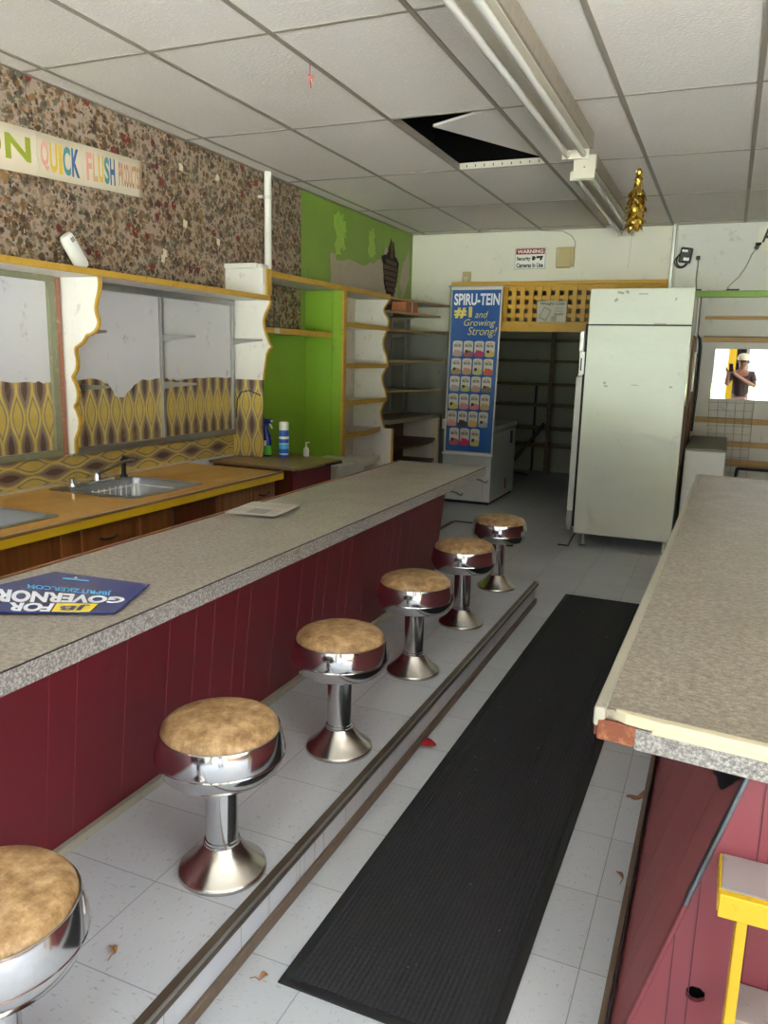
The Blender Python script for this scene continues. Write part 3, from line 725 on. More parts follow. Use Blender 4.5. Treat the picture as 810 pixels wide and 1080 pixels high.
q = [fs2(.56, .34), fs2(.9, .34), fs2(.9, .72), fs2(.56, .72)]; b.face(b.pts([p + Vector((0, 0, .0008)) for p in q]), M['greyink'])
b.build('print', t)

# ------------------------------------------------------------------ sink run along the left wall
b = MB(); y0, y1 = 1.6, 4.15; xs0, xs1, ys0, ys1 = -3.03, -2.60, 2.97, 3.48; xl0, xl1, yl0, yl1 = -2.99, -2.60, 1.98, 2.46
for (a0, a1, c0, c1) in ((W, -2.47, ys1, y1), (W, -2.47, yl1, ys0), (W, -2.47, y0, yl0), (W, xs0, ys0, ys1), (xs1, -2.47, ys0, ys1), (W, xl0, yl0, yl1), (xl1, -2.47, yl0, yl1)):
    b.box(a0, a1, c0, c1, .785, .81, M['worktop'])
t = thing('worktop', 'orange laminate worktop with yellow painted front edge along the left wall', 'worktop', (-2.8, 2.9, .76))
b.build('top', t)
b = MB(); b.box(-2.472, -2.458, y0, y1 + .004, .762, .800, M['yellow2']); b.box(W, -2.458, y1, y1 + .012, .762, .800, M['yellow2']); b.build('edge_band', t, bevel=.002)
b = MB(); b.box(-2.476, -2.455, y0, y1 + .006, .799, .813, M['tabletop']); b.build('nose_trim', t, bevel=.004)
def sink(name, label, x0, x1, y0, y1, dep, deckx):
    t = thing(name, label, 'sink', ((x0 + x1) / 2, (y0 + y1) / 2, .812))
    b = MB(); z1 = .815; z0 = z1 - dep
    o = [(deckx, y0 - .035), (x1 + .025, y0 - .035), (x1 + .025, y1 + .035), (deckx, y1 + .035)]; i = [(x0, y0), (x1, y0), (x1, y1), (x0, y1)]
    def rr(P, r, n=5):
        out = []; 
        for k in range(4):
            p = Vector(P[k]); a = (Vector(P[k - 1]) - p).normalized(); c = (Vector(P[(k + 1) % 4]) - p).normalized()
            for j in range(n + 1):
                th = j / n * PI / 2; out.append(p + a * r * (1 - math.sin(th)) + c * r * (1 - math.cos(th)))
        return out
    O, I = rr(o, .03), rr(i, .05); I2 = rr([(x0 + .02, y0 + .02), (x1 - .02, y0 + .02), (x1 - .02, y1 - .02), (x0 + .02, y1 - .02)], .06)
    vo = b.pts([(p.x, p.y, z1 - .002) for p in O]); vi = b.pts([(p.x, p.y, z1 + .002) for p in I]); vd = b.pts([(p.x, p.y, z1 - .006) for p in I]); vb = b.pts([(p.x, p.y, z0 + .02) for p in I2]); vo2 = b.pts([(p.x, p.y, z1 - .0045) for p in O])
    vc = b.pts([((p.x - (x0 + x1) / 2) * .9 + (x0 + x1) / 2, (p.y - (y0 + y1) / 2) * .9 + (y0 + y1) / 2, z0) for p in I2]); n = len(vo)
    for k in range(n):
        k2 = (k + 1) % n
        for A, B in ((vo2, vo), (vo, vi), (vi, vd), (vd, vb), (vb, vc)): b.face([A[k], A[k2], B[k2], B[k]], M['steel'])
    b.face(vc, M['steel']); b.build('basin', t, smooth=50)
    b = MB(); b.lathe([(.0, .002), (.035, .004), (.04, .001)], ((x0 + x1) / 2, (y0 + y1) / 2, z0), M['dark'], 20); b.build('drain', t)
    return t
sk = sink('kitchen_sink', 'stainless steel sink with tap, set in the orange worktop under the framed panels', xs0, xs1, ys0, ys1, .17, -3.12)
sink('hand_sink', 'stainless steel sink without tap, cut off by the left side of the photo', xl0, xl1, yl0, yl1, .16, -3.0)
b = MB(); fxp, fyp = -3.075, 3.24
b.obox((fxp, fyp, .821), (.055, .20, .012), (0, 0, 0), M['chrome']); b.lathe([(.024, 0), (.022, .02), (.018, .035), (.020, .05), (.012, .058), (0, .058)], (fxp, fyp, .826), M['chrome'], 20)
b.tube([(fxp, fyp, .86), (fxp + .06, fyp + .01, .885), (fxp + .15, fyp + .03, .930), (fxp + .20, fyp + .045, .948), (fxp + .22, fyp + .05, .942)], .0085, M['nosing'], 10)
fa = b.build('faucet', sk, smooth=40)
b = MB(); b.lathe([(.022, .0), (.02, .012), (.014, .018), (.012, .05), (.016, .075), (.017, .10), (.010, .108), (0, .108)], (-3.07, 3.44, .817), M['black'], 16); b.obox((-3.05, 3.445, .922), (.05, .022, .022), (0, .25, 0), M['black']); b.build('sprayer', fa, smooth=40)
b = MB(); b.lathe([(.02, 0), (.016, .02), (.02, .04), (0, .046)], (-3.07, 3.06, .817), M['chrome'], 16); b.build('soap_cap', fa, smooth=40)
b = MB()
for k in range(10): y = 3.03 + k * .0415; b.tube([(-2.95, y, .80), (-2.95, y, .67), (-2.68, y, .67), (-2.68, y, .79)], .0042, M['signwhite'], 6)
for z in (.79, .72): b.tube([(-2.95, 3.03, z), (-2.95, 3.405, z), (-2.68, 3.405, z), (-2.68, 3.03, z)], .0036, M['signwhite'], 6, closed=True)
tag(b.build('dish_rack', smooth=50), 'small white wire dish rack standing inside the stainless sink', 'dish rack')
# base cabinets under the worktop, one per carcass
def cab(y0, y1, kind, label):
    t = thing('base_cabinet', label, 'cabinet', (-2.8, (y0 + y1) / 2, 0), 'brown base cabinets under the worktop')
    b = MB(); g = .0015
    b.box(W + .005, -2.53, y0 + g, y0 + .018, .08, .62, M['brownwood2']); b.box(W + .005, -2.53, y1 - .018, y1 - g, .08, .62, M['brownwood2'])
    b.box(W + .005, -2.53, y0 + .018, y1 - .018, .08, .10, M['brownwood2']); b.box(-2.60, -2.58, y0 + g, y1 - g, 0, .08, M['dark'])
    b.box(-2.53, -2.51, y0 + g, y0 + .03, .08, .76, M['brownwood']); b.box(-2.53, -2.51, y1 - .03, y1 - g, .08, .76, M['brownwood']); b.box(-2.53, -2.512, y0 + .03, y1 - .03, .565, .585, M['brownwood'])
    b.build('carcass', t, bevel=.001)
    b = MB(); b.box(-2.53, -2.502, y0 + .032, y1 - .032, .59, .752, M['brownwood'] if kind != 'dark' else M['brownwood2']); dr = b.build('drawer', t, bevel=.004)
    if kind == 'handle':
        yc = (y0 + y1) / 2; b = MB(); b.tube([(-2.503, yc - .05, .688), (-2.488, yc - .042, .684), (-2.484, yc, .680), (-2.488, yc + .042, .684), (-2.503, yc + .05, .688)], .005, M['black'], 8); b.build('handle', dr, smooth=50)
    b = MB(); b.box(-2.53, -2.502, y0 + .032, y1 - .032, .105, .56, M['brownwood2']); d = b.build('door', t, bevel=.004)
    b = MB(); b.lathe([(.006, 0), (.006, .012), (.013, .018), (.012, .026), (0, .028)], (-2.502, y1 - .06, .5), M['black'], 14, rot=Matrix.Rotation(PI / 2, 3, 'Y')); b.build('knob', d, smooth=40)
cab(1.70, 2.38, 'plain', 'brown base cabinet beneath the left cut off sink')
cab(2.38, 2.50, 'plain', 'narrow brown base cabinet strip between the two sinks')
cab(2.50, 2.873, 'handle', 'brown base cabinet with black drawer handle, just left of the sink')
cab(2.873, 3.118, 'plain', 'brown base cabinet with plain drawer under the sink tap')
cab(3.118, 3.548, 'dark', 'darkest brown base cabinet, under the far half of the sink')
cab(3.548, 3.861, 'plain', 'brown base cabinet with plain drawer right of the sink')
cab(3.861, 4.145, 'handle', 'last brown base cabinet with black handle, at the end of the worktop')

# side table with bottles
t = thing('side_table', 'worn brown topped side cabinet with maroon end, beyond the orange worktop', 'cabinet', (-2.82, 4.7, 0))
b = MB(); b.prism([(W + .004, 4.40), (-2.475, 4.365), (-2.44, 4.925), (W + .25, 5.06), (W + .004, 5.07)], 'z', .782, .80, M['tabletop']); b.build('top', t, bevel=.002)
b = MB(); b.prism([(-2.478, 4.36), (-2.438, 4.93), (-2.446, 4.93), (-2.486, 4.36)], 'z', .776, .792, M['rubber']); b.build('edge_band', t)
b = MB(); b.prism([(-2.53, 4.40), (-2.50, 4.88), (-2.515, 4.88), (-2.545, 4.40)], 'z', .0, .781, M['maroon']); b.build('end_panel', t)
b = MB(); b.prism([(W + .02, 4.43), (-2.547, 4.41), (-2.517, 4.87), (W + .02, 4.98)], 'z', .0, .78, M['brownwood2']); b.build('carcass', t)
t = thing('spray_bottle', 'blue spray bottle with green label on the brown side cabinet', 'bottle', (-2.985, 4.80, .80))
b = MB(); b.prism([(-3.03, 4.775), (-2.94, 4.775), (-2.94, 4.825), (-3.03, 4.825)], 'z', .801, .803, M['bottleblue'])
def oval(z, rx, ry, n=24): return [(-2.985 + rx * math.cos(2 * PI * k / n), 4.80 + ry * math.sin(2 * PI * k / n), z) for k in range(n)]
rings = [b.pts(oval(z, rx, ry)) for z, rx, ry in ((.801, .043, .028), (.806, .047, .031), (.90, .047, .031), (.95, .040, .028), (.985, .022, .020), (1.005, .017, .017), (1.02, .016, .016))]
for A, B in zip(rings, rings[1:]):
    for k in range(24): b.face([A[k], A[(k + 1) % 24], B[(k + 1) % 24], B[k]], M['bottleblue'])
b.face(rings[-1], M['bottleblue']); b.build('body', t, smooth=50)
b = MB(); A = b.pts(oval(.812, .0476, .0316)); B = b.pts(oval(.878, .0476, .0316)); D = b.pts(oval(.915, .0476, .0316)); 
for k in range(24): b.face([A[k], A[(k + 1) % 24], B[(k + 1) % 24], B[k]], M['bottlegreen'])
for k in range(24): b.face([B[k], B[(k + 1) % 24], D[(k + 1) % 24], D[k]], M['lightink'] if 8 > (k % 12) > 3 else M['bottleblue'])
b.build('wrap_label', t, smooth=50)
b = MB(); b.lathe([(.019, 0), (.019, .016), (.013, .02), (0, .02)], (-2.985, 4.80, 1.015), M['bottleblue'], 18)
b.prism([(-3.012, 1.034), (-2.945, 1.034), (-2.935, 1.05), (-2.945, 1.064), (-3.0, 1.066), (-3.015, 1.056)], 'y', 4.786, 4.814, M['bottleblue']); b.prism([(-2.955, 1.034), (-2.945, 1.034), (-2.925, 1.0), (-2.93, .998)], 'y', 4.792, 4.808, M['lightink']); b.prism([(-2.94, 1.044), (-2.927, 1.044), (-2.927, 1.058), (-2.94, 1.058)], 'y', 4.79, 4.81, M['lightink'])
b.build('trigger', t, bevel=.002)
t = thing('spray_can', 'tall blue aerosol can with white cap on the brown side cabinet', 'can', (-2.852, 4.83, .80))
b = MB(); b.lathe([(0, .001), (.033, .001), (.035, .004), (.035, .185), (.031, .194), (0, .196)], (-2.852, 4.83, .80), M['canblue'], 28); b.build('body', t, smooth=40)
b = MB(); b.lathe([(.0354, .02), (.0356, .028), (.0356, .06), (.0356, .095), (.0356, .101), (.0356, .13), (.0356, .148), (.0354, .165)], (-2.852, 4.83, .80), M['lightink'], 28, mats=[M['lightink'], M['canblue'], M['skyink'], M['lightink'], M['canblue'], M['lightink'], M['canblue']]); b.build('wrap_label', t)
b = MB(); b.lathe([(.034, .192), (.034, .238), (.031, .248), (0, .25)], (-2.852, 4.83, .80), M['signwhite'], 28); b.build('cap', t, smooth=40)
t = thing('soap_pump', 'small clear pump bottle at the back corner of the side cabinet', 'bottle', (-2.74, 4.955, .80))
b = MB(); b.lathe([(0, .001), (.02, .001), (.021, .05), (.012, .062), (.009, .066), (0, .066)], (-2.74, 4.955, .80), M['appliance'], 18); b.build('body', t, smooth=50)
b = MB(); b.tube([(-2.74, 4.955, .865), (-2.74, 4.955, .90), (-2.712, 4.955, .902)], .005, M['signwhite'], 8); b.build('pump', t, smooth=50)

# ------------------------------------------------------------------ framed panels on the left wall
def ragged(pts, amp=.01, n=6, seed=3):
    r = random.Random(seed); out = []
    for p, q in zip(pts, pts[1:]):
        for k in range(n): t = k / n; out.append((p[0] + (q[0] - p[0]) * t + r.uniform(-amp, amp) * .5, p[1] + (q[1] - p[1]) * t + r.uniform(-amp, amp)))
    return out + [pts[-1]]
t = thing('framed_panel', 'white wall panel in a peeling olive frame with gold paper at its foot, far left', 'wall panel', (-3.18, 2.4, .98))
b = MB(); b.box(W + .002, W + .010, 1.7, 3.10, .99, 1.87, M['panelwhite']); b.build('backing', t)
b = MB(); b.prism([(1.7, 1.0)] + [(3.05, 1.0), (3.06, 1.34)] + ragged([(3.06, 1.345), (2.9, 1.352), (2.4, 1.36), (1.7, 1.35)], .008, 6), 'x', W + .0105, W + .012, M['ogee']); b.build('gold_paper', t)
b = MB(); b.box(W + .002, W + .030, 1.7, 3.10, 1.845, 1.885, M['olive']); b.box(W + .002, W + .030, 1.7, 3.10, .965, .998, M['olive']); b.box(W + .002, W + .030, 3.055, 3.10, .998, 1.845, M['olive']); b.build('frame', t, bevel=.003)
b = MB(); b.box(W + .002, W + .034, 3.10, 3.128, .968, 1.87, M['redbrown']); lab(b.build('bare_stile', t, bevel=.003), 'bare reddish wood stile beside the frame')
t = thing('framed_panel', 'white double wall panel in a grey metal frame above the stainless sink', 'wall panel', (-3.18, 3.9, .97))
b = MB(); b.box(W + .002, W + .008, 3.17, 4.685, .98, 1.87, M['panelwhite']); b.build('backing', t)
b = MB(); b.prism([(3.19, .99), (3.915, .99)] + ragged([(3.915, 1.35), (3.75, 1.352), (3.62, 1.28), (3.60, 1.25), (3.54, 1.25), (3.46, 1.33), (3.38, 1.355), (3.19, 1.36)], .008, 4, 8), 'x', W + .0085, W + .010, M['ogee']); b.build('gold_paper', t)
b = MB(); b.prism([(3.945, .99), (4.675, .99)] + ragged([(4.675, 1.352), (4.4, 1.352), (4.1, 1.34), (3.945, 1.352)], .007, 5, 12), 'x', W + .0085, W + .010, M['ogee']); b.build('gold_paper', t)
b = MB(); b.box(W + .002, W + .032, 3.157, 4.692, 1.835, 1.88, M['framegrey']); b.box(W + .002, W + .032, 3.157, 4.692, .955, .995, M['framegrey'])
b.box(W + .002, W + .028, 3.157, 3.18, .995, 1.835, M['framegrey']); b.box(W + .002, W + .028, 4.665, 4.692, .995, 1.835, M['framegrey']); b.build('frame', t, bevel=.002)
b = MB(); b.box(W + .009, W + .030, 3.912, 3.930, .995, 1.835, M['framegrey']); b.box(W + .009, W + .022, 3.936, 3.948, .995, 1.835, M['alu']); b.build('mullion', t, bevel=.002)
for y in (3.20, 3.935, 4.672):
    for z, L in ((1.615, .24), (1.335, .24)):
        if y > 4.6 and z < 1.5: continue
        b = MB(); b.prism([(W + .02, z), (W + .02 + L, z), (W + .02 + L, z - .012), (W + .09, z - .03), (W + .02, z - .045)], 'y', y - .0045, y + .0045, M['alu']); b.build('shelf_bracket', t, bevel=.001)
# scalloped boards
def scallop(x0, pts, n=7):
    """pts: list of (x, z) cusps joined by outward bulging arcs"""
    out = []
    for p, q in zip(pts, pts[1:]):
        L = math.hypot(q[0] - p[0], q[1] - p[1]); nx, nz = -(q[1] - p[1]) / L, (q[0] - p[0]) / L
        for k in range(n):
            s = k / n; h = math.sin(PI * s) * L * p[2] if len(p) > 2 else 0
            out.append((p[0] + (q[0] - p[0]) * s + nx * h, p[1] + (q[1] - p[1]) * s + nz * h))
    out.append((pts[-1][0], pts[-1][1])); return out
def board(name, label, y, outline, xw, zt, zb, th=.016):
    t = thing(name, label, 'bracket board', (xw + .1, y, zb))
    pl = [(xw, zb)] + outline[::-1] + [(xw, zt)]
    b = MB(); b.prism(pl, 'y', y, y + th, M['white']); b.build('panel', t)
    b = MB()
    e = [(p[0] + .004, p[1]) for p in outline]
    for p, q in zip(e, e[1:]):
        d = Vector((q[0] - p[0], q[1] - p[1])); 
        if d.length < 1e-5: continue
        nn = Vector((-d.y, d.x)).normalized() * .006
        b.hexa([(p[0] - nn.x, y - .001, p[1] - nn.y), (p[0] + nn.x, y - .001, p[1] + nn.y), (p[0] + nn.x, y + th + .001, p[1] + nn.y), (p[0] - nn.x, y + th + .001, p[1] - nn.y),
                (q[0] - nn.x, y - .001, q[1] - nn.y), (q[0] + nn.x, y - .001, q[1] + nn.y), (q[0] + nn.x, y + th + .001, q[1] + nn.y), (q[0] - nn.x, y + th + .001, q[1] - nn.y)], M['yellow'])
    b.build('yellow_edge', t); return t
o1 = scallop(0, [(-2.925, 1.872, .16), (-2.945, 1.672, .12), (-2.965, 1.60, .25), (-3.035, 1.555, .25), (-3.06, 1.525, .2), (-3.125, 1.475, .0), (-3.118, 1.475, .22), (-3.135, 1.338, .22), (-3.125, 1.22, .20), (-3.160, 1.06, .02), (-3.165, .975)])
o1 = [(-2.918, 1.872), (-2.915, 1.84), (-2.922, 1.80), (-2.937, 1.76), (-2.946, 1.73), (-2.945, 1.70), (-2.936, 1.675), (-2.930, 1.655), (-2.937, 1.63), (-2.958, 1.606), (-2.985, 1.592), (-3.01, 1.588), (-3.022, 1.57), (-3.038, 1.552), (-3.066, 1.535), (-3.09, 1.524), (-3.092, 1.50), (-3.085, 1.475), (-3.083, 1.44), (-3.092, 1.41), (-3.112, 1.385), (-3.122, 1.372), (-3.104, 1.345), (-3.090, 1.31), (-3.088, 1.28), (-3.098, 1.245), (-3.118, 1.222), (-3.102, 1.20), (-3.088, 1.165), (-3.086, 1.135), (-3.095, 1.10), (-3.112, 1.07), (-3.122, 1.05), (-3.124, .975)]
board('scalloped_board', 'white scalloped end board with yellow edge between the two framed panels', 3.138, o1, W + .012, 1.872, .968)
o2 = [(-2.888, 1.872), (-2.892, 1.85), (-2.908, 1.82), (-2.928, 1.79), (-2.940, 1.76), (-2.944, 1.73), (-2.940, 1.695), (-2.928, 1.655), (-2.912, 1.62), (-2.896, 1.59), (-2.876, 1.566), (-2.900, 1.55), (-2.918, 1.52), (-2.924, 1.48), (-2.930, 1.44), (-2.938, 1.40), (-2.944, 1.36), (-2.946, 1.34)]
t2b = board('scalloped_board', 'white scalloped end board with yellow edge left of the green recess', 4.704, o2, W + .003, 1.872, 1.34)
b = MB(); b.box(W + .003, -2.946, 4.700, 4.716, .803, 1.34, M['ogee']); lab(b.build('gold_paper', t2b), 'gold patterned paper on the lower board')
b = MB(); b.tube([(-3.16, 4.697, 1.07), (-3.15, 4.697, 1.20), (-3.12, 4.697, 1.25), (-3.05, 4.697, 1.265), (-2.96, 4.697, 1.235)], .004, M['black'], 6); b.build('cable', t2b)
# long shelf over the framed panels with the raised box at its end
t = thing('wall_shelf', 'long white wall shelf with yellow front edge above the framed panels', 'shelf', (-3.05, 3.2, 1.872))
b = MB(); b.box(W, -2.905, 1.7, 4.718, 1.874, 1.90, M['white']); b.build('board', t)
b = MB(); b.box(-2.905, -2.890, 1.7, 4.720, 1.872, 1.904, M['yellow']); b.build('yellow_edge', t, bevel=.002)
b = MB(); b.box(W, -2.893, 4.625, 4.718, 1.90, 2.075, M['white']); b.box(W, -2.94, 4.615, 4.715, 2.077, 2.108, M['white']); b.box(-2.935, -2.90, 4.63, 4.715, 2.077, 2.10, M['offwhite']); b.build('end_box', t, bevel=.003)
b = MB(); b.box(-2.893, -2.880, 4.66, 4.72, 1.904, 2.075, M['yellow']); b.build('box_edge', t, bevel=.002)
# second, higher shelf that runs on to the far shelves
t = thing('wall_shelf', 'higher white shelf with yellow edge, over the green recess and white shelves', 'shelf', (-3.0, 5.7, 2.03))
b = MB(); b.box(W, -2.893, 4.722, 5.76, 2.03, 2.06, M['white']); b.prism([(W, 5.76), (-2.893, 5.76), (-2.865, 6.69), (W, 6.69)], 'z', 2.03, 2.06, M['offwhite']); b.build('board', t)
b = MB(); b.prism([(-2.893, 4.722), (-2.878, 4.722), (-2.848, 6.69), (-2.863, 6.69)], 'z', 2.026, 2.066, M['yellow']); b.build('yellow_edge', t, bevel=.002)
t = thing('wall_shelf', 'short yellow edged shelf across the green recess', 'shelf', (-3.05, 5.2, 1.66))
b = MB(); b.box(W, -2.955, 4.722, 5.738, 1.665, 1.695, M['green']); b.build('board', t)
b = MB(); b.box(-2.955, -2.940, 4.722, 5.738, 1.658, 1.700, M['yellow']); b.build('yellow_edge', t, bevel=.002)
b = MB(); b.box(-2.9395, -2.9385, 4.85, 4.92, 1.662, 1.697, M['paper']); b.build('price_sticker', t)
# green chase
b = MB(); b.box(W, -2.945, 5.742, 5.80, 0, 2.025, M['green']); struct(b.build('wall_left_chase'))
# white shelf bay
t = thing('shelf_bay', 'white open shelf bay with yellow edges and scalloped far side, past the green panel', 'shelves', (-3.0, 6.2, 0))
b = MB(); b.box(-2.944, -2.862, 5.748, 5.80, 0, 2.025, M['green']); lab(b.build('side_board', t), 'green near side board')
b = MB(); b.box(-2.862, -2.842, 5.742, 5.80, 0, 2.025, M['yellow']); b.build('yellow_edge', t, bevel=.002)
for k, z in enumerate((1.768, 1.440, 1.135, .868, .60)):
    b = MB(); bow = 0 if k < 3 else .05
    pl = [(W, 5.80), (-2.868, 5.80)] + [(-2.868 + bow * math.sin(PI * j / 8) - (.05 if k >= 3 else 0) * j / 8, 5.80 + .866 * j / 8) for j in range(1, 9)] + [(W, 6.666)]
    b.prism(pl, 'z', z - .012, z + .012, M['offwhite']); s = b.build('shelf', t)
    b = MB(); e = pl[1:-1]
    for p, q in zip(e, e[1:]):
        b.hexa([(p[0], p[1], z - .02), (p[0] + .014, p[1], z - .02), (q[0] + .014, q[1], z - .02), (q[0], q[1], z - .02), (p[0], p[1], z + .02), (p[0] + .014, p[1], z + .02), (q[0] + .014, q[1], z + .02), (q[0], q[1], z + .02)], M['yellow'] if k < 4 else M['offwhite'])
    b.build('yellow_edge', s)
o3 = [(-2.850, 2.026), (-2.870, 1.99), (-2.896, 1.955), (-2.902, 1.93), (-2.888, 1.895), (-2.862, 1.865), (-2.852, 1.835), (-2.856, 1.80), (-2.858, 1.767), (-2.878, 1.73), (-2.900, 1.68), (-2.904, 1.63), (-2.892, 1.58), (-2.866, 1.53), (-2.858, 1.485), (-2.855, 1.44), (-2.878, 1.40), (-2.900, 1.36), (-2.904, 1.325), (-2.892, 1.27), (-2.868, 1.22), (-2.856, 1.17), (-2.856, 1.135), (-2.885, 1.09), (-2.91, 1.03), (-2.905, .98), (-2.885, .92), (-2.868, .87)]
pl = [(W + .003, .0)] + [(-2.79, .0), (-2.785, .872)] + o3[::-1] + [(W + .003, 2.026)]
b = MB(); b.prism(pl, 'y', 6.668, 6.684, M['white']); sb = b.build('scalloped_side', t)
b = MB()
for p, q in zip(o3, o3[1:]):
    d = Vector((q[0] - p[0], q[1] - p[1])); nn = Vector((-d.y, d.x)).normalized() * .006
    b.hexa([(p[0] - nn.x, 6.665, p[1] - nn.y), (p[0] + nn.x, 6.665, p[1] + nn.y), (p[0] + nn.x, 6.687, p[1] + nn.y), (p[0] - nn.x, 6.687, p[1] - nn.y), (q[0] - nn.x, 6.665, q[1] - nn.y), (q[0] + nn.x, 6.665, q[1] + nn.y), (q[0] + nn.x, 6.687, q[1] + nn.y), (q[0] - nn.x, 6.687, q[1] - nn.y)], M['yellow'])
b.box(-2.795, -2.78, 6.665, 6.687, 0, .872, M['yellow']); b.build('yellow_edge', sb)
b = MB(); b.box(-2.9, -2.58, 5.12, 5.62, 0, .70, M['appliance']); b.box(-2.92, -2.56, 5.10, 5.64, .70, .725, M['offwhite']); tag(b.build('floor_cupboard', bevel=.004), 'low white cupboard between the side cabinet and the counter', 'cupboard')
# grey corner shelves beyond
ends = [(2.045, 7.9, -2.86, -2.71, 'topmost'), (1.925, 7.6, -2.86, -2.70, 'second'), (1.765, 7.95, -2.87, -2.76, 'third'), (1.485, 7.95, -2.87, -2.76, 'fourth'), (1.205, 7.7, -2.87, -2.70, 'fifth')]
for z, ye, xa, xb, nm in ends:
    b = MB(); b.prism([(W, 6.69), (xa, 6.69), (xb, ye), (W, ye)], 'z', z - .009, z + .009, M['shelfgrey'])
    t = thing('corner_shelf', 'grey wooden shelf in the back left corner, %s from the top' % nm if nm != 'topmost' else 'topmost grey wooden shelf in the back left corner', 'shelf', (-3.0, 7.3, z), 'grey shelves in the back left corner')
    b.build('board', t)
    b = MB(); b.prism([(xa, 6.69), (xa + .010, 6.69), (xb + .010, ye), (xb, ye)], 'z', z - .010, z + .010, M['shelfwood']); b.build('front_edge', t)
    for y in (7.0, 7.55):
        b = MB(); b.prism([(W + .012, z - .01), (-2.95, z - .01), (-2.95, z - .018), (W + .012, z - .06)], 'y', y - .004, y + .004, M['shelfgrey']); b.build('shelf_bracket', t)
for i, (y, l) in enumerate(((7.0, 'nearer'), (7.55, 'middle'), (7.9, 'farther'))):
    b = MB(); b.box(W, W + .012, y - .014, y + .014, .98, 2.0, M['alu']); tag(b.build('shelf_standard'), '%s grey metal shelf upright on the dark back left corner wall' % l, 'shelf upright', 'shelf uprights in the corner')
b = MB(); b.prism([(W, 6.70), (-2.83, 6.70), (-2.80, 7.3), (-2.77, 7.95), (W, 7.95)], 'z', .905, .945, M['shelfgrey']); tag(b.build('corner_worktop', bevel=.003), 'thick grey lowest shelf slab above the brown curved shelves in the corner', 'shelf')
t = thing('curved_shelf_unit', 'low brown shelf unit with curved shelves in the back left corner', 'shelves', (-3.0, 7.4, 0))
b = MB(); b.box(W, W + .02, 6.70, 7.9, 0, .90, M['brownshelf']); b.build('back_panel', t)
b = MB(); b.box(W + .02, -2.77, 7.90, 7.925, 0, .90, M['offwhite']); b.build('end_panel', t); b = MB(); b.box(-2.83, -2.77, 7.88, 7.90, 0, .90, M['cream']); b.build('front_stile', t)
for z in (.68, .46, .2):
    b = MB(); b.prism([(W + .02, 6.70)] + [(-2.80 + .10 * math.sin(PI * j / 10), 6.70 + 1.18 * j / 10) for j in range(11)] + [(W + .02, 7.88)], 'z', z - .01, z + .01, M['brownshelf']); b.build('shelf', t)
t = thing('carton', 'small orange brown carton on the second grey corner shelf', 'box', (-2.87, 7.1, 1.936))
b = MB(); b.box(-2.945, -2.80, 6.95, 7.25, 1.936, 2.03, M['carton']); b.build('body', t, bevel=.002)
b = MB(); b.box(-2.9, -2.799, 7.09, 7.12, 1.937, 2.0305, M['cream']); b.build('tape', t)
# things on the wall above
def banner():
    t = thing('paper_banner', 'narrow paper banner with coloured capital letters on the flowered wallpaper', 'banner', (-3.18, 3.3, 2.33))
    x = W + .006
    def f(y, v):   # v 0..1 bottom to top
        s = (y - 2.853) / .957; bo = 2.327 + .050 * s; to = 2.535 + .039 * s
        return Vector((x + .003 * math.sin(y * 13) + .002, y, bo + (to - bo) * v))
    b = MB(); n = 40; A = [b.bm.verts.new(f(2.3 + 1.51 * k / n, 0)) for k in range(n + 1)]; B = [b.bm.verts.new(f(2.3 + 1.51 * k / n, 1)) for k in range(n + 1)]
    M['bannerpaper'] = paint('banner_paper', (208, 196, 172), .7, .05, 8)
    for k in range(n): b.face([A[k], A[k + 1], B[k + 1], B[k]], M['bannerpaper'])
    o = b.build('sheet', t, smooth=60); sm = o.modifiers.new('solid', 'SOLIDIFY'); sm.thickness = .001; sm.offset = -1
    C1 = {k: paint('banner_ink_' + k, c, .6, .06, 20) for k, c in dict(olive=(142, 152, 48), pink=(208, 150, 134), gold=(206, 176, 66), teal=(74, 138, 140), blue=(62, 98, 140), peach=(206, 164, 120), tan=(176, 128, 96)).items()}
    b = MB(); b.recalc = False
    def word(letters, y0, y1, v0, v1, bold=.035):
        w = [0.5 if ch in 'I!' else (1.0 if ch not in 'L' else .9) for ch, _ in letters]; tot = sum(w); a = y0
        for (ch, c), k in zip(letters, w):
            L = (y1 - y0) * k / tot
            b.text(ch, (lambda a, L: lambda u, v: f(a + u * L * .88, v0 + (v1 - v0) * v) + Vector((.0022, 0, 0)))(a, L), 1, 1, C1[c], bold); a += L
    word([('O', 'olive'), ('N', 'olive')], 2.70, 3.03, .26, .80, .03)
    word([('Q', 'pink'), ('U', 'gold'), ('I', 'gold'), ('C', 'teal'), ('K', 'blue')], 3.07, 3.335, .16, .84)
    word([('F', 'pink'), ('L', 'peach'), ('U', 'gold'), ('S', 'teal'), ('H', 'blue')], 3.375, 3.59, .16, .84)
    word([(ch, 'tan') for ch in 'PRODUCTS'] + [('!', 'tan')], 3.615, 3.795, .20, .80, .03)
    b.build('lettering', t)
    b = MB()
    for y in (3.045, 3.352, 3.602): b.hexa([tuple(f(y - .0015, .02)), tuple(f(y + .0015, .02)), tuple(f(y + .0015, .98)), tuple(f(y - .0015, .98))] + [tuple(f(y + d, v) + Vector((.003, 0, 0))) for d, v in ((-.0015, .02), (.0015, .02), (.0015, .98), (-.0015, .98))], M['paper'])
    b.build('fold', t)
banner()
b = MB(); R = Euler((math.radians(38), 0, 0)).to_matrix()
cx = Vector((-3.11, 3.245, 1.908)); prof = [(.040, 0), (.045, .012), (.045, .15), (.042, .17), (.034, .182), (.0, .186)]
b.lathe(prof, (0, 0, 0), M['signwhite'], 28, rot=R)
for v in b.bm.verts: v.co.x *= .55; v.co += cx
zmin = min(v.co.z for v in b.bm.verts)
for v in b.bm.verts: v.co.z += 1.905 - zmin
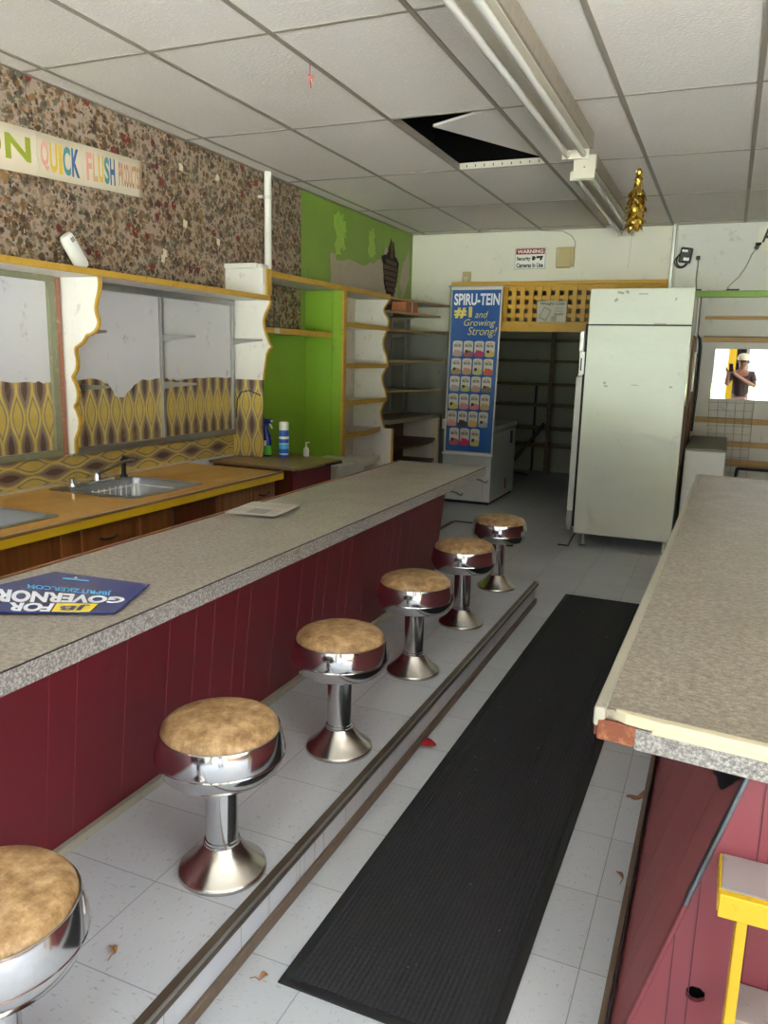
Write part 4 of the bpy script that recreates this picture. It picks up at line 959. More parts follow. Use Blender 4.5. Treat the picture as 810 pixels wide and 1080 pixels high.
b.mats = b.mats; t = thing('paper_cup_dispenser', 'white rounded plastic dispenser leaning on the shelf against the flowered wallpaper', 'dispenser', (-3.11, 3.245, 1.905)); b.build('shell', t, smooth=45)
b = MB(); b.obox((-3.082, 3.155, 2.055), (.004, .022, .022), (math.radians(38), 0, 0), M['greyink']); b.build('button', t)
t = thing('wall_pipe', 'white vertical pipe running from ceiling down to the raised shelf', 'pipe', (-3.145, 5.10, 2.06))
b = MB(); b.tube([(-3.145, 5.10, 2.062), (-3.145, 5.10, CZ)], .026, M['white'], 18); b.build('tube', t, smooth=50)
b = MB(); b.tube([(-3.145, 5.10, 2.60), (-3.145, 5.10, 2.625)], .0285, M['offwhite'], 18); b.box(W, -3.15, 5.04, 5.07, 2.603, 2.622, M['offwhite']); b.build('clamp', t, smooth=40)

b = MB(); b.recalc = True
for i, (yy, z2) in enumerate(((4.17, 2.62), (4.55, 2.64), (4.20, 2.30), (4.55, 2.24), (3.98, 2.06), (4.0, 2.10))):
    b.prism(blob([(yy - .02, z2 - .02), (yy + .018, z2 - .024), (yy + .024, z2 + .015), (yy - .012, z2 + .022)], 2, .005, 20 + i), 'x', W, W + .0012, M['bannerpaper'])
struct(b.build('wall_left_chips'))
# ------------------------------------------------------------------ back wall
t = thing('lattice_panel', 'ochre yellow lattice panel with square holes across the top of the back doorway', 'lattice', (-1.65, 8.03, 1.80))
b = MB(); lx0, lx1 = -2.72, -.603
b.box(lx0, lx1, 8.015, 8.045, 1.805, 1.905, M['lattice']); b.box(lx0, lx1, 8.015, 8.045, 2.245, 2.275, M['lattice']); b.box(lx1 - .03, lx1, 8.015, 8.045, 1.905, 2.245, M['lattice']); b.box(lx0, lx0 + .03, 8.015, 8.045, 1.905, 2.245, M['lattice'])
b.box(lx0, lx1, 7.985, 8.02, 2.262, 2.295, M['lattice']); b.build('frame', t, bevel=.003)
b = MB(); x = -2.69
while x < lx1 - .03: b.box(x, x + .046, 8.020, 8.032, 1.9, 2.25, M['lattice']); x += .0865
for k in range(4): z = 1.945 + k * .0865; b.box(lx0 + .02, lx1 - .02, 8.032, 8.042, z, z + .042, M['lattice'])
b.build('slats', t)
t = thing('poster', 'small printed notice pinned on the yellow lattice', 'poster', (-1.65, 8.01, 1.9))
b = MB(); b.box(-1.815, -1.527, 8.008, 8.012, 1.897, 2.105, M['paper']); b.build('sheet', t)
b = MB(); b.recalc = False
def wallf(x0, z0, y): return lambda u, v: Vector((x0 + u, y, z0 + v))
b.text('Weight Loss', wallf(-1.79, 2.058, 8.0072), .24, .036, M['ink'], .02)
for k in range(3): b.box(-1.64, -1.55, 8.0068, 8.0076, 2.035 - k * .017, 2.041 - k * .017, M['greyink'])
b.text('BENEFIT', wallf(-1.64, 1.965, 8.0072), .09, .022, M['ink'], .02)
b.obox((-1.735, 8.0074, 1.98), (.085, .001, .12), (0, .45, 0), M['greyink']); b.obox((-1.735, 8.0066, 1.98), (.06, .001, .09), (0, .45, 0), M['paper']); b.obox((-1.645, 8.0074, 1.935), (.05, .001, .05), (0, 0, 0), M['greyink'])
b.build('print', t)
t = thing('warning_sign', 'red and white security camera warning sign on the back wall', 'sign', (-1.92, 8.04, 2.41))
b = MB(); b.box(-2.085, -1.765, 8.036, 8.048, 2.412, 2.620, M['signwhite']); b.build('plate', t, bevel=.004)
b = MB(); b.recalc = False
for (x0, x1, z0, z1) in ((-2.078, -1.772, 2.613, 2.616), (-2.078, -1.772, 2.417, 2.420), (-2.078, -2.075, 2.417, 2.616), (-1.775, -1.772, 2.417, 2.616)): b.box(x0, x1, 8.0345, 8.0358, z0, z1, M['ink'])
b.box(-2.07, -1.78, 8.0345, 8.0358, 2.556, 2.610, M['signred'])
b.text('WARNING', wallf(-2.055, 2.566, 8.0338), .26, .034, M['lightink'], .02)
b.text('Security', wallf(-2.06, 2.488, 8.0345), .14, .048, M['ink'], .035)
b.text('Cameras In Use', wallf(-2.06, 2.430, 8.0345), .27, .044, M['ink'], .035)
b.prism([(-1.905, 2.50), (-1.885, 2.495), (-1.87, 2.51), (-1.87, 2.53), (-1.885, 2.54), (-1.905, 2.535)], 'y', 8.0340, 8.0346, M['ink']); b.prism([(-1.865, 2.515), (-1.80, 2.52), (-1.795, 2.54), (-1.86, 2.538)], 'y', 8.0340, 8.0346, M['ink']); b.prism([(-1.83, 2.50), (-1.81, 2.495), (-1.80, 2.52), (-1.82, 2.522)], 'y', 8.0340, 8.0346, M['ink'])
b.build('lettering', t)
t = thing('junction_box', 'beige plastic box on the back wall right of the warning sign', 'box', (-1.57, 8.02, 2.42))
b = MB(); b.box(-1.66, -1.515, 7.99, 8.05, 2.42, 2.61, M['beige']); b.build('cover', t, bevel=.008)
b = MB(); b.box(-1.52, -1.49, 8.0, 8.05, 2.43, 2.61, M['beige']); b.box(-1.645, -1.635, 7.985, 7.992, 2.43, 2.60, M['cream']); b.build('side_case', t, bevel=.004)
b = MB(); b.tube([(-1.49, 8.04, 2.61), (-1.49, 8.045, 2.66), (-1.53, 8.045, 2.72), (-1.62, 8.04, 2.765), (-1.78, 8.03, 2.772), (-1.9, 8.03, 2.785)], .004, M['greyink'], 6); b.build('cable', t, smooth=60)
t = thing('thermostat', 'small beige thermostat box on the back wall above the blue display banner', 'thermostat', (-2.57, 8.03, 2.29))
b = MB(); b.box(-2.615, -2.53, 8.01, 8.05, 2.29, 2.40, M['beige']); b.build('case', t, bevel=.006)
b = MB(); b.box(-2.597, -2.548, 8.004, 8.011, 2.30, 2.35, M['cream']); b.build('lever_plate', t, bevel=.002)
# vertical conduit
t = thing('conduit', 'grey vertical conduit on the back wall from the ceiling down past the fridge', 'conduit', (-.575, 8.03, 1.8))
b = MB(); b.box(-.60, -.57, 8.02, 8.05, 0, CZ, M['alu']); b.box(-.567, -.552, 8.03, 8.05, 0, CZ, M['wallr']); b.build('channel', t, bevel=.003)
t = thing('wall_pipe', 'grey pipe behind the fridge, under the green rail', 'pipe', (-.31, 8.03, 0))
b = MB(); b.tube([(-.315, 8.02, 0), (-.315, 8.02, 2.13)], .02, M['alu'], 14); b.build('tube', t, smooth=50)
b = MB(); b.tube([(-.26, 8.02, 1.3), (-.262, 8.02, 1.68), (-.275, 8.02, 1.76), (-.31, 8.02, 1.80), (-.36, 8.0, 1.84)], .012, M['black'], 8); b.tube([(-.26, 8.02, 1.3), (-.27, 8.02, .9)], .012, M['black'], 8); b.build('cable', t, smooth=50)
# adapter and cable ends
t = thing('camera_adapter', 'black plastic adapter with looped cable on the back wall beside the conduit', 'adapter', (-.47, 8.03, 2.44))
R = (0, math.radians(8), 0)
b = MB(); b.obox((-.47, 8.025, 2.508), (.105, .05, .135), R, M['black']); b.build('case', t, bevel=.010)
b = MB(); b.obox((-.478, 7.998, 2.545), (.05, .004, .02), R, M['lightink']); b.obox((-.462, 7.998, 2.472), (.05, .004, .026), R, M['lightink']); b.build('sticker', t)
b = MB(); c = Vector((-.505, 8.03, 2.455)); b.tube([c + Vector((.058 * math.cos(a), .004 * math.sin(3 * a), .056 * math.sin(a))) for a in [2 * PI * k / 22 for k in range(22)]], .0065, M['black'], 8, closed=True); b.tube([c + Vector((.005 + .045 * math.cos(a), -.012, .06 * math.sin(a) + .012)) for a in [2 * PI * k / 22 for k in range(22)]], .0065, M['black'], 8, closed=True); b.build('cable', t, smooth=60)
t = thing('wall_cable', 'straight black cable hanging from a round plug above the fridge corner', 'cable', (-.35, 8.03, 2.18))
b = MB(); b.tube([(-.362, 8.038, 2.48), (-.358, 8.04, 2.40), (-.36, 8.04, 2.3), (-.35, 8.02, 2.195), (-.34, 8.0, 2.194)], .006, M['greyink'], 8); b.build('lead', t, smooth=60)
b = MB(); b.lathe([(0, -.02), (.016, -.018), (.018, 0), (.016, .018), (0, .02)], (-.362, 8.032, 2.483), M['black'], 14); b.obox((-.33, 8.0, 2.196), (.05, .02, .014), (0, 0, 0), M['black']); b.build('plug', t, smooth=50)
t = thing('wall_cable', 'curved black cable running from the lettered card down to the green rail', 'cable', (0, 8.03, 2.18))
b = MB(); b.tube([(.115, 8.03, 2.555), (.085, 8.04, 2.50), (.05, 8.04, 2.40), (.0, 8.04, 2.31), (-.06, 8.035, 2.25), (-.085, 8.02, 2.215), (-.07, 8.0, 2.196)], .005, M['greyink'], 8); b.build('lead', t, smooth=60)
b = MB(); b.obox((-.04, 8.0, 2.196), (.11, .03, .012), (0, 0, 0), M['black']); b.obox((.118, 8.02, 2.56), (.035, .03, .03), (0, .5, 0), M['black']); b.lathe([(0, 0), (.018, .0), (.028, .022), (.0, .022)], (.13, 8.01, 2.575), M['black'], 14); b.build('plug', t, smooth=40)
t = thing('letter_card', 'pale card with a black capital letter on the back wall at the right edge', 'card', (.25, 8.04, 2.53))
b = MB(); b.box(.125, .62, 8.044, 8.048, 2.535, 2.74, M['wall']); b.build('card', t)
b = MB(); b.recalc = False; b.text('A', wallf(.155, 2.605, 8.043), .088, .125, M['ink'], .035); b.build('lettering', t)
# green rail, wooden cleats, mirror, wire grid
b = MB(); b.box(-.42, 2.35, 7.985, 8.05, 2.132, 2.186, M['green']); tag(b.build('green_rail', bevel=.003), 'lime green painted rail across the back wall right of the fridge', 'rail')
for z0, z1, l, dep in ((1.935, 1.966, 'thin tan wood strip on the back wall, just under the green rail', .02), (1.732, 1.776, 'wide tan wood strip on the back wall directly above the mirror', .03), (.990, 1.040, 'tan wood strip on the back wall directly below the mirror', .03), (.775, .822, 'middle tan wood strip behind the wire grid, below the mirror', .03), (.592, .655, 'lowest tan wood strip behind the wire grid, near the brown counter', .03)):
    b = MB(); b.box(-.25 if z0 > .9 else .0, 2.3, 8.05 - dep, 8.05, z0, z1, M['shelfpale'] if 'shelfpale' in M else M.setdefault('shelfpale', wood('pale_wood_strip', (190, 158, 104), (164, 128, 78), .6, 'x'))); tag(b.build('wood_strip', bevel=.002), l, 'strip', 'wood strips on the back wall')
b = MB(); b.box(-.24, 2.3, 8.01, 8.05, 1.776, 1.784, M['copper']); struct(b.build('trim_6'))
t = thing('wall_mirror', 'wide wall mirror reflecting the photographer and bright shop front', 'mirror', (.4, 8.03, 1.2))
b = MB(); b.quad([(-.133, 8.026, 1.218), (1.2, 8.026, 1.218), (1.2, 8.026, 1.672), (-.133, 8.026, 1.672)][::1], M['mirror']); b.recalc = False; b.build('glass', t)
b = MB(); b.box(-.136, 1.203, 8.027, 8.05, 1.205, 1.675, M['wallr']); b.build('backing', t)
t = thing('wire_grid', 'thin wire grid panel hanging below the mirror', 'wire grid', (.05, 8.01, .5))
b = MB()
for k in range(6): b.tube([(-.14 + k * .076, 8.012, 1.20), (-.10 + k * .07, 8.008, .5)], .0022, M['wire'], 5)
for k in range(10): b.tube([(-.145, 8.014, 1.18 - k * .072), (.245, 8.014, 1.185 - k * .072)], .0018, M['wire'], 5)
b.build('wires', t)
t = thing('leaning_board', 'rusty brown board standing behind the fridge beside the small white cabinet', 'board', (-.3, 7.6, 0))
b = MB(); b.box(-.40, -.275, 7.88, 7.91, 0, 1.62, M['copper']); b.build('board', t, bevel=.002)
b = MB(); b.box(-.345, -.325, 7.86, 7.88, 0, 1.3, M['cream']); b.build('batten', t)

# ------------------------------------------------------------------ refrigerator
fx0, fx1, fy0, fy1, fz0, fz1 = -1.058, -.293, 6.52, 7.30, .125, 2.086
t = thing('refrigerator', 'tall greenish white commercial refrigerator on chrome legs, its door edge to the left', 'refrigerator', ((fx0 + fx1) / 2, 6.9, 0))
b = MB(); b.box(fx0, fx1, fy0 + .004, fy1, fz0, fz1 - .004, M['fridge']); b.build('cabinet', t, bevel=.006)
b = MB(); b.box(fx0 - .002, fx1 + .002, fy0, fy0 + .006, 1.815, fz1, M['fridge']); b.build('top_panel', t, bevel=.002)
b = MB(); b.box(fx0 - .002, fx1 + .002, fy0 - .001, fy0 + .006, fz0 - .006, 1.805, M['fridge']); b.build('side_panel', t, bevel=.002)
b = MB(); b.box(fx0, fx1, fy0 + .001, fy0 + .006, 1.8045, 1.8155, M['rubber']); lab(b.build('seam', t), 'dark seam under the top panel')
b = MB(); b.box(fx0 - .022, fx0 - .002, fy0 + .008, fy1 - .01, .17, 1.82, M['rubber']); b.build('gasket', t)
b = MB(); b.box(fx0 - .07, fx0 - .022, fy0 + .004, fy1 - .01, .30, 1.40, M['appliance']); b.box(fx0 - .07, fx0 - .022, fy0 + .004, fy1 - .01, .18, .295, M['appliance']); b.box(fx0 - .055, fx0 - .022, fy0 + .004, fy1 - .01, 1.405, 1.72, M['appliance']); dr = b.build('door', t, bevel=.004)
b = MB(); b.box(fx0 - .052, fx0 - .010, fy0 - .012, fy0 + .02, 1.42, 1.60, M['alu']); b.box(fx0 - .042, fx0 - .03, fy0 - .016, fy0 - .01, 1.45, 1.55, M['rubber']); lab(b.build('latch', t, bevel=.003), 'grey metal latch')
for z in (.20, 1.66):
    b = MB(); b.box(fx0 - .06, fx0 - .025, fy0 - .012, fy0 + .02, z - (.06 if z < 1 else .06), z + .10, M['alu']); b.build('hinge', t, bevel=.003)
for x in (fx0 + .075, fx1 - .05):
    for y in (fy0 + .06, fy1 - .06):
        b = MB(); b.lathe([(.022, .001), (.022, .008), (.014, .014), (.016, .12), (.024, .122), (.024, .128)], (x, y, 0), M['chromeworn'], 16); b.build('leg', t, smooth=40)
b = MB(); b.box(fx1, fx1 + .018, fy0 + .35, fy1 - .05, .7, 1.75, M['copper']); b.box(fx1, fx1 + .018, fy0 + .12, fy0 + .2, .75, 1.2, M['brownshelf']); b.build('coil_cover', t)
b = MB(); b.box(fx1 + .0185, fx1 + .033, fy1 - .22, fy1 - .16, 1.30, 1.62, M['signwhite']); lab(b.build('label_plate', t, bevel=.002), 'white plate on the rear edge')
b = MB(); b.tube([(fx0 + .02, fy0 + .5, .14), (fx0 + .0, fy0 + .1, .10), (fx0 - .02, fy0, .05), (fx0 - .03, fy0 - .03, .008), (fx0 - .12, fy0 - .02, .006)], .006, M['rubber'], 8); b.build('power_cord', t, smooth=60)
b = MB()
for (x, z, w, h, a) in ((-.83, 2.055, .05, .018, .2), (-.78, 2.06, .03, .02, .6), (-.66, 2.045, .07, .008, .0), (-.86, 2.0, .03, .02, -.7), (-.42, 2.005, .012, .022, .3), (-.52, 1.822, .09, .007, .02), (-.9, 1.36, .02, .02, .4), (-.89, 1.335, .03, .012, 0), (-.67, 1.35, .05, .006, 0), (-.4, 1.345, .025, .014, 0)):
    b.obox((x, fy0 - .0012, z), (w, .001, h), (0, a, 0), M['capedge'])
lab(b.build('scuff', t), 'grey scuffs and tape remnants')
# small white cabinet beside it
t = thing('white_cabinet', 'low white cabinet with drab green top between the fridge and the brown counter', 'cabinet', (-.1, 7.4, 0))
b = MB(); b.box(-.258, .045, 6.72, 8.0, .03, .845, M['appliance']); b.build('body', t, bevel=.005)
b = MB(); b.box(-.254, .040, 6.715, 6.722, .04, .84, M['appliance']); b.build('front_panel', t, bevel=.003)
b = MB(); b.box(-.26, .048, 6.72, 8.0, .845, .862, M['boxtop']); b.box(.045, .049, 6.76, 8.0, .03, .845, M['boxtop']); b.build('top', t, bevel=.003)
b = MB(); b.box(-.25, .03, 6.75, 7.95, 0, .03, M['rubber']); b.build('plinth', t)
b = MB(); b.tube([(.16, 7.85, .60), (.105, 7.9, .0)], .014, M['rubber'], 8); b.tube([(.16, 7.85, .595), (.45, 7.85, .595)], .014, M['rubber'], 8); b.tube([(.45, 7.85, .60), (.45, 7.9, .0)], .014, M['rubber'], 8); tag(b.build('metal_stand'), 'dark metal stand leg behind the far end of the brown counter', 'stand')

# ------------------------------------------------------------------ chest freezer and hanging banner
t = thing('chest_freezer', 'white chest freezer in the back doorway under the blue banner', 'freezer', (-2.45, 8.4, 0))
b = MB(); b.box(-2.73, -2.19, 7.95, 8.95, .03, .765, M['appliance']); b.build('body', t, bevel=.008)
b = MB(); b.box(-2.735, -2.185, 7.94, 8.96, .772, .835, M['appliance']); b.build('lid', t, bevel=.012)
b = MB(); b.box(-2.71, -2.21, 7.97, 8.93, 0, .03, M['rubber']); b.build('plinth', t)
b = MB(); b.box(-2.66, -2.27, 7.943, 7.951, .07, .30, M['appliance']); b.build('grille_panel', t, bevel=.003)
b = MB(); b.box(-2.191, -2.183, 8.70, 8.78, .60, .74, M['black']); b.build('handle', t)
b = MB(); b.box(-2.191, -2.186, 8.55, 8.60, .10, .22, M['signred']); b.build('vent', t)
t = thing('display_banner', 'tall blue product banner with rows of printed canisters, hanging at the back doorway', 'banner', (-2.4, 7.8, .54))
def fb(u, v):   # u 0..1 left to right, v 0..1 bottom to top
    xl = -2.668 + (.006) * v; xr = -2.150 + .026 * v
    z = .553 + 1.687 * v
    return Vector((xl + (xr - xl) * u, 7.82 + .012 * math.sin(u * 5) * (1 - v * .6) + .03 * (1 - v) * (u - .5), z))
b = MB(); nu, nv = 8, 24; A = [[b.bm.verts.new(fb(i / nu, j / nv)) for j in range(nv + 1)] for i in range(nu + 1)]
for i in range(nu):
    for j in range(nv): b.face([A[i][j], A[i + 1][j], A[i + 1][j + 1], A[i][j + 1]], M['signwhite'])
o = b.build('sheet', t, smooth=60); sm = o.modifiers.new('solid', 'SOLIDIFY'); sm.thickness = .003; sm.offset = 0
def pr(k): return lambda u, v: fb(u, v) - Vector((0, .0022 + .0008 * k, 0))
b = MB(); b.recalc = False; f = pr(0)
us = [.028 + (.945) * i / 8 for i in range(9)]; vs = [.012 + .965 * j / 24 for j in range(25)]
A = [[b.bm.verts.new(f(u, v)) for v in vs] for u in us]
for i in range(8):
    for j in range(24): b.face([A[i][j], A[i + 1][j], A[i + 1][j + 1], A[i][j + 1]], M['banblue'])
b.build('blue_print', t)
b = MB(); b.recalc = False; f = pr(1)
def at(u0, u1, v0, v1): return lambda x, y: f(u0 + (u1 - u0) * x, v0 + (v1 - v0) * y)
b.text('SPIRU-TEIN', at(.07, .955, .888, .957), 1, 1, M['lightink'], .03)
b.text('#1', at(.08, .43, .812, .88), 1, 1, M['yellowish'] if 'yellowish' in M else M.setdefault('yellowish', paint('pale_gold_ink', (222, 206, 110), .4, .1, 8)), .045)
b.text('and', at(.49, .75, .815, .855), 1, 1, M['yellowish'], .0, .3)
b.text('Growing', at(.28, .90, .756, .808), 1, 1, M['yellowish'], .0, .3)
b.text('Strong!', at(.36, .94, .700, .762), 1, 1, M['yellowish'], .0, .3)
b.build('lettering', t)
cols = [[(176, 150, 134), (160, 90, 84), (186, 60, 104), (206, 178, 96)], [(170, 128, 90), (186, 140, 110), (190, 190, 120), (206, 96, 80)], [(160, 150, 160), (170, 170, 110), (180, 140, 140), (120, 110, 90)],
        [(206, 176, 90), (206, 130, 140), (206, 120, 130), (190, 160, 110)], [(206, 150, 140), (70, 50, 44), (206, 170, 80), (150, 160, 170)], [(176, 90, 90), (190, 40, 80), (190, 180, 110)]]
M['canwhite'] = paint('printed_can_white', (206, 202, 190), .4, .04, 9); M['candark'] = paint('printed_can_dark', (64, 52, 46), .4, .1, 9)
cm = {}
rows = [(.681, .587), (.577, .480), (.470, .378), (.365, .270), (.260, .165), (.155, .048)]
for r, (v1, v0) in enumerate(rows):
    n = len(cols[r]); b = MB(); b.recalc = False
    for k in range(n):
        c = cols[r][k]; m = cm.setdefault(c, paint('printed_can_flavour_%d' % len(cm), c, .4, .12, 30))
        off = .085 - .012 * r + (.075 if n == 3 else 0); u0 = off + k * .215; u1 = u0 + .188
        q = at(u0, u1, v0, v1)
        def poly(P, m, d): b.face(b.pts([q(x, y) - Vector((0, .0008 * d, 0)) for x, y in P]), m)
        poly([(0, .06), (.2, .01), (.5, 0), (.8, .01), (1, .06), (1, .94), (.8, .99), (.5, 1), (.2, .99), (0, .94)], M['canwhite'], 1)
        poly([(0, .06), (.2, .01), (.5, 0), (.8, .01), (1, .06), (1, .30), (.6, .42), (.3, .36), (0, .22)], m, 2)
        poly([(.12, .28 + .06 * (k % 2)), (.3, .22), (.5, .30), (.42, .44), (.2, .42)], M['candark'] if (r + k) % 2 else m, 3)
        b.text('SPIRUTEIN', (lambda q: lambda x, y: q(.14 + .72 * x, .60 + .17 * y) - Vector((0, .0024, 0)))(q), 1, 1, M['ink'], .03)
        poly([(.25, .82), (.75, .82), (.75, .86), (.25, .86)], M['greyink'], 2)
    b.build('canister_print', t)
b = MB(); b.box(-2.69, -2.10, 7.812, 7.832, 2.232, 2.246, M['alu']); b.tube([(-2.69, 7.82, 2.24), (-2.69, 7.98, 2.262)], .004, M['alu'], 6); b.tube([(-2.11, 7.82, 2.24), (-2.11, 7.98, 2.262)], .004, M['alu'], 6); b.build('top_rail', t, bevel=.003)
b = MB(); b.box(-2.69, -2.14, 7.812 - .012, 7.835, .535, .556, M['signwhite']); b.box(-2.70, -2.675, 7.80, 7.84, .80, .90, M['signwhite']); b.build('bottom_rail', t, bevel=.003)
# ------------------------------------------------------------------ shelves in the back room
t = thing('storage_rack', 'wooden storage shelving along the far wall of the dark back room', 'shelves', (-1.8, 10.75, 0))
for z in (.39, .625, .935, 1.215, 1.52, 1.79):
    b = MB(); b.box(-3.84, .85, 10.62, 10.945, z - .012, z + .012, M['roomdark']); s = b.build('shelf', t)
    b = MB(); b.box(-3.84, .85, 10.605, 10.62, z - .022, z + .018, M['roomshelf']); b.build('front_edge', s)
for x in (-3.5, -2.16, -.8):
    b = MB(); b.box(x - .025, x + .025, 10.58, 10.605, 0, 2.0, M['roomshelf']); b.build('post', t)
for x in (-2.42,):
    b = MB(); b.box(x - .012, x + .012, 10.90, 10.945, 0, 1.2, M['black']); b.build('rear_post', t)
t = thing('metal_bar', 'black metal bar leaning in the dark back room behind the freezer', 'bar', (-2.4, 10.3, 0))
b = MB(); b.tube([(-2.66, 10.28, .012), (-2.2, 10.55, .70)], .022, M['black'], 10); b.build('rod', t)
b = MB(); b.tube([(-2.66, 10.26, .012), (-2.5, 10.2, .06), (-2.36, 10.3, .03), (-2.35, 10.35, .008)], .010, M['black'], 8); b.build('hose', t, smooth=60)

# ------------------------------------------------------------------ ceiling lights and hangings
def fixture(label, y0, y1, xc, zt, endplate):
    t = thing('fluorescent_light', label, 'ceiling light', (xc, (y0 + y1) / 2, zt))
    b = MB(); b.box(xc - .065, xc + .075, y0, y1, zt - .085, zt, M['fixture']); b.build('housing', t, bevel=.004)
    b = MB(); b.box(xc - .075, xc + .062, y0, y1, zt - .09, zt - .084, M['fixturewhite']); b.build('reflector', t)
    for dx in (-.062, .030):
        b = MB(); b.tube([(xc + dx, y0 + .05, zt - .118), (xc + dx, y1 - .05, zt - .118)], .0165, M['tube'], 16); tb = b.build('tube', t, smooth=50)
        b = MB(); b.tube([(xc + dx, y1 - .05, zt - .118), (xc + dx, y1 - .035, zt - .118)], .0172, M['alu'], 16); b.build('end_cap', tb, smooth=40)
    for y in (y0 + .02, y1 - .04):
        b = MB(); b.box(xc - .09, xc + .058, y, y + .022, zt - .14, zt - .085, M['fixturewhite']); b.build('socket_bar', t, bevel=.004)
    if endplate:
        b = MB(); b.box(xc - .066, xc + .068, y0 - .012, y0, zt - .138, zt + .0, M['fixturewhite']); b.box(xc - .002, xc + .006, y0 - .014, y0 - .012, zt - .075, zt - .067, M['ink']); b.build('end_plate', t, bevel=.004)
fixture('near twin tube fluorescent light running along the ceiling, top of the photo', 1.2, 4.80, -.90, CZ - .003, False)
fixture('far twin tube fluorescent light with square white end plate, toward the back wall', 5.28, 7.70, -.955, CZ - .003, True)
t = thing('foil_garland', 'gold foil garland hanging in a cone shape from the ceiling', 'garland', (-.645, 5.47, 2.34))
r2 = random.Random(11); gx, gy = -.645, 5.47
b = MB(); b.recalc = False
for k in range(9):
    z = 2.725 - .042 * k; Rr = .008 + .034 * min(1, k / 4.5); npc = 7 if k < 3 else 10
    for j in range(npc):
        a = 2 * PI * (j + .5 * (k % 2)) / npc + r2.uniform(-.2, .2); rad = Vector((math.cos(a), math.sin(a), 0)); tan = Vector((-math.sin(a), math.cos(a), 0))
        L = r2.uniform(.035, .06); w = r2.uniform(.012, .02) * (1 if k > 2 else .7); fl = r2.uniform(.1, .75) if k > 2 else .15
        c = Vector((gx, gy, z)) + rad * Rr; d = (rad * fl + Vector((0, 0, -1)) + tan * r2.uniform(-.3, .3)).normalized() * L
        tw = tan * w + Vector((0, 0, r2.uniform(-.3, .3) * w)); mid = c + d * .55 + rad * r2.uniform(-.004, .012)
        v = b.pts([c - tw * .6, c + tw * .6, mid + tw, c + d + tw * .5, c + d - tw * .5, mid - tw, mid + rad * r2.uniform(-.006, .008)])
        for i in range(6): b.face([v[i], v[(i + 1) % 6], v[6]], M['gold'])
b.lathe([(.003, .375), (.012, .33), (.026, .20), (.034, .06), (.026, .02), (.0, .015)], (gx, gy, 2.345), M['gold'], 9)
b.build('foil', t)
b = MB(); b.tube([(gx, gy, 2.735), (gx, gy, CZ)], .0012, M['wire'], 5); b.tube([(gx - .01, gy, 2.35), (gx - .02, gy, 2.12)], .0009, M['wire'], 5); b.build('string', t)
b = MB()
c = Vector((-1.834, 3.33, 2.72)); b.tube([c + Vector((0, 0, .062)), c + Vector((0, 0, .02)), c, c + Vector((.006, 0, -.04))], .002, M['red'], 6)
M['pinkscrap'] = paint('faded_pink_ribbon', (190, 110, 104), .6, .1)
for a in (.3, 2.2, 3.6, 5.2): b.tube([c + Vector((0, 0, .01)), c + Vector((.018 * math.cos(a), .01, .018 * math.sin(a) + .004))], .0035, M['pinkscrap'], 6)
tag(b.build('ribbon_scrap', smooth=60), 'small faded pink ribbon scrap hanging from the ceiling grid', 'ribbon')

# ------------------------------------------------------------------ litter on the floor
def leaf(name, label, c, L, w, a, m, cat):
    b = MB(); d = Vector((math.cos(a), math.sin(a), 0)); e = Vector((-d.y, d.x, 0)); c = Vector(c); up = Vector((0, 0, 1)); n = 7
    Lp, Rp, Mp = [], [], []
    for k in range(n):
        s = k / (n - 1); wd = w * math.sin(PI * (.08 + .86 * s)); h = .004 + .012 * math.sin(PI * s)
        Mp.append(c + d * (s - .5) * L + up * .002 + up * h * .3); Lp.append(c + d * (s - .5) * L + e * wd + up * (h + .003)); Rp.append(c + d * (s - .5) * L - e * wd + up * (h * .6 + .002))
    vl, vm, vr = b.pts(Lp), b.pts(Mp), b.pts(Rp)
    for k in range(n - 1): b.face([vl[k], vl[k + 1], vm[k + 1], vm[k]], m); b.face([vm[k], vm[k + 1], vr[k + 1], vr[k]], m)
    b.tube([c - d * L * .5 + up * .004, c - d * L * .8 + e * .008 + up * .012, c - d * L * 1.05 + e * .022 + up * .004], .0014, m, 5)
    o = b.build(name, smooth=60); sm = o.modifiers.new('solid', 'SOLIDIFY'); sm.thickness = .0008
    tag(o, label, cat)
leaf('dry_leaf', 'curled brown dry leaf with long stem on the white platform tiles', (-1.182, 1.228, .14), .026, .009, 2.6, M['leaf'], 'leaf')
leaf('dry_leaf', 'small brown leaf beside the mat, near the pink counter base', (-.15, 2.226, 0), .032, .010, 2.3, M['leaf'], 'leaf')
leaf('dry_leaf', 'small reddish leaf bit on the floor tiles at the foot of the step', (-.905, 1.437, 0), .024, .006, 1.2, M['leaf'], 'leaf')
leaf('paper_scrap', 'crumpled red scrap at the foot of the platform step', (-.955, 2.735, 0), .07, .026, .3, M['red'], 'scrap')
b = MB(); b.prism(blob([(-.185, 2.70), (-.15, 2.715), (-.135, 2.76), (-.118, 2.775), (-.125, 2.72), (-.135, 2.69), (-.16, 2.685)], 3, .006, 41), 'z', .0005, .003, M['redbrown']); tag(b.build('tape_scrap'), 'torn reddish brown tape scrap on the floor between mat and pink counter', 'scrap')
b = MB(); b.prism([(-1.30, .98), (-1.292, .98), (-1.29, .992), (-1.30, .990)], 'z', .1405, .143, M['bottlegreen']); tag(b.build('green_chip'), 'tiny green chip on the platform near the front stool', 'chip')
t = thing('floor_hatch', 'dark edged floor hatch outline past the end of the lunch counter', 'hatch', (-2.1, 6.5, 0))
b = MB()
for (x0, x1, y0, y1) in ((-2.26, -2.0, 6.97, 7.02), (-2.20, -1.96, 5.9, 5.95), (-2.28, -2.24, 5.95, 6.97)): b.box(x0, x1, y0, y1, 0, .006, M['brownshelf'])
b.build('edge_strip', t)
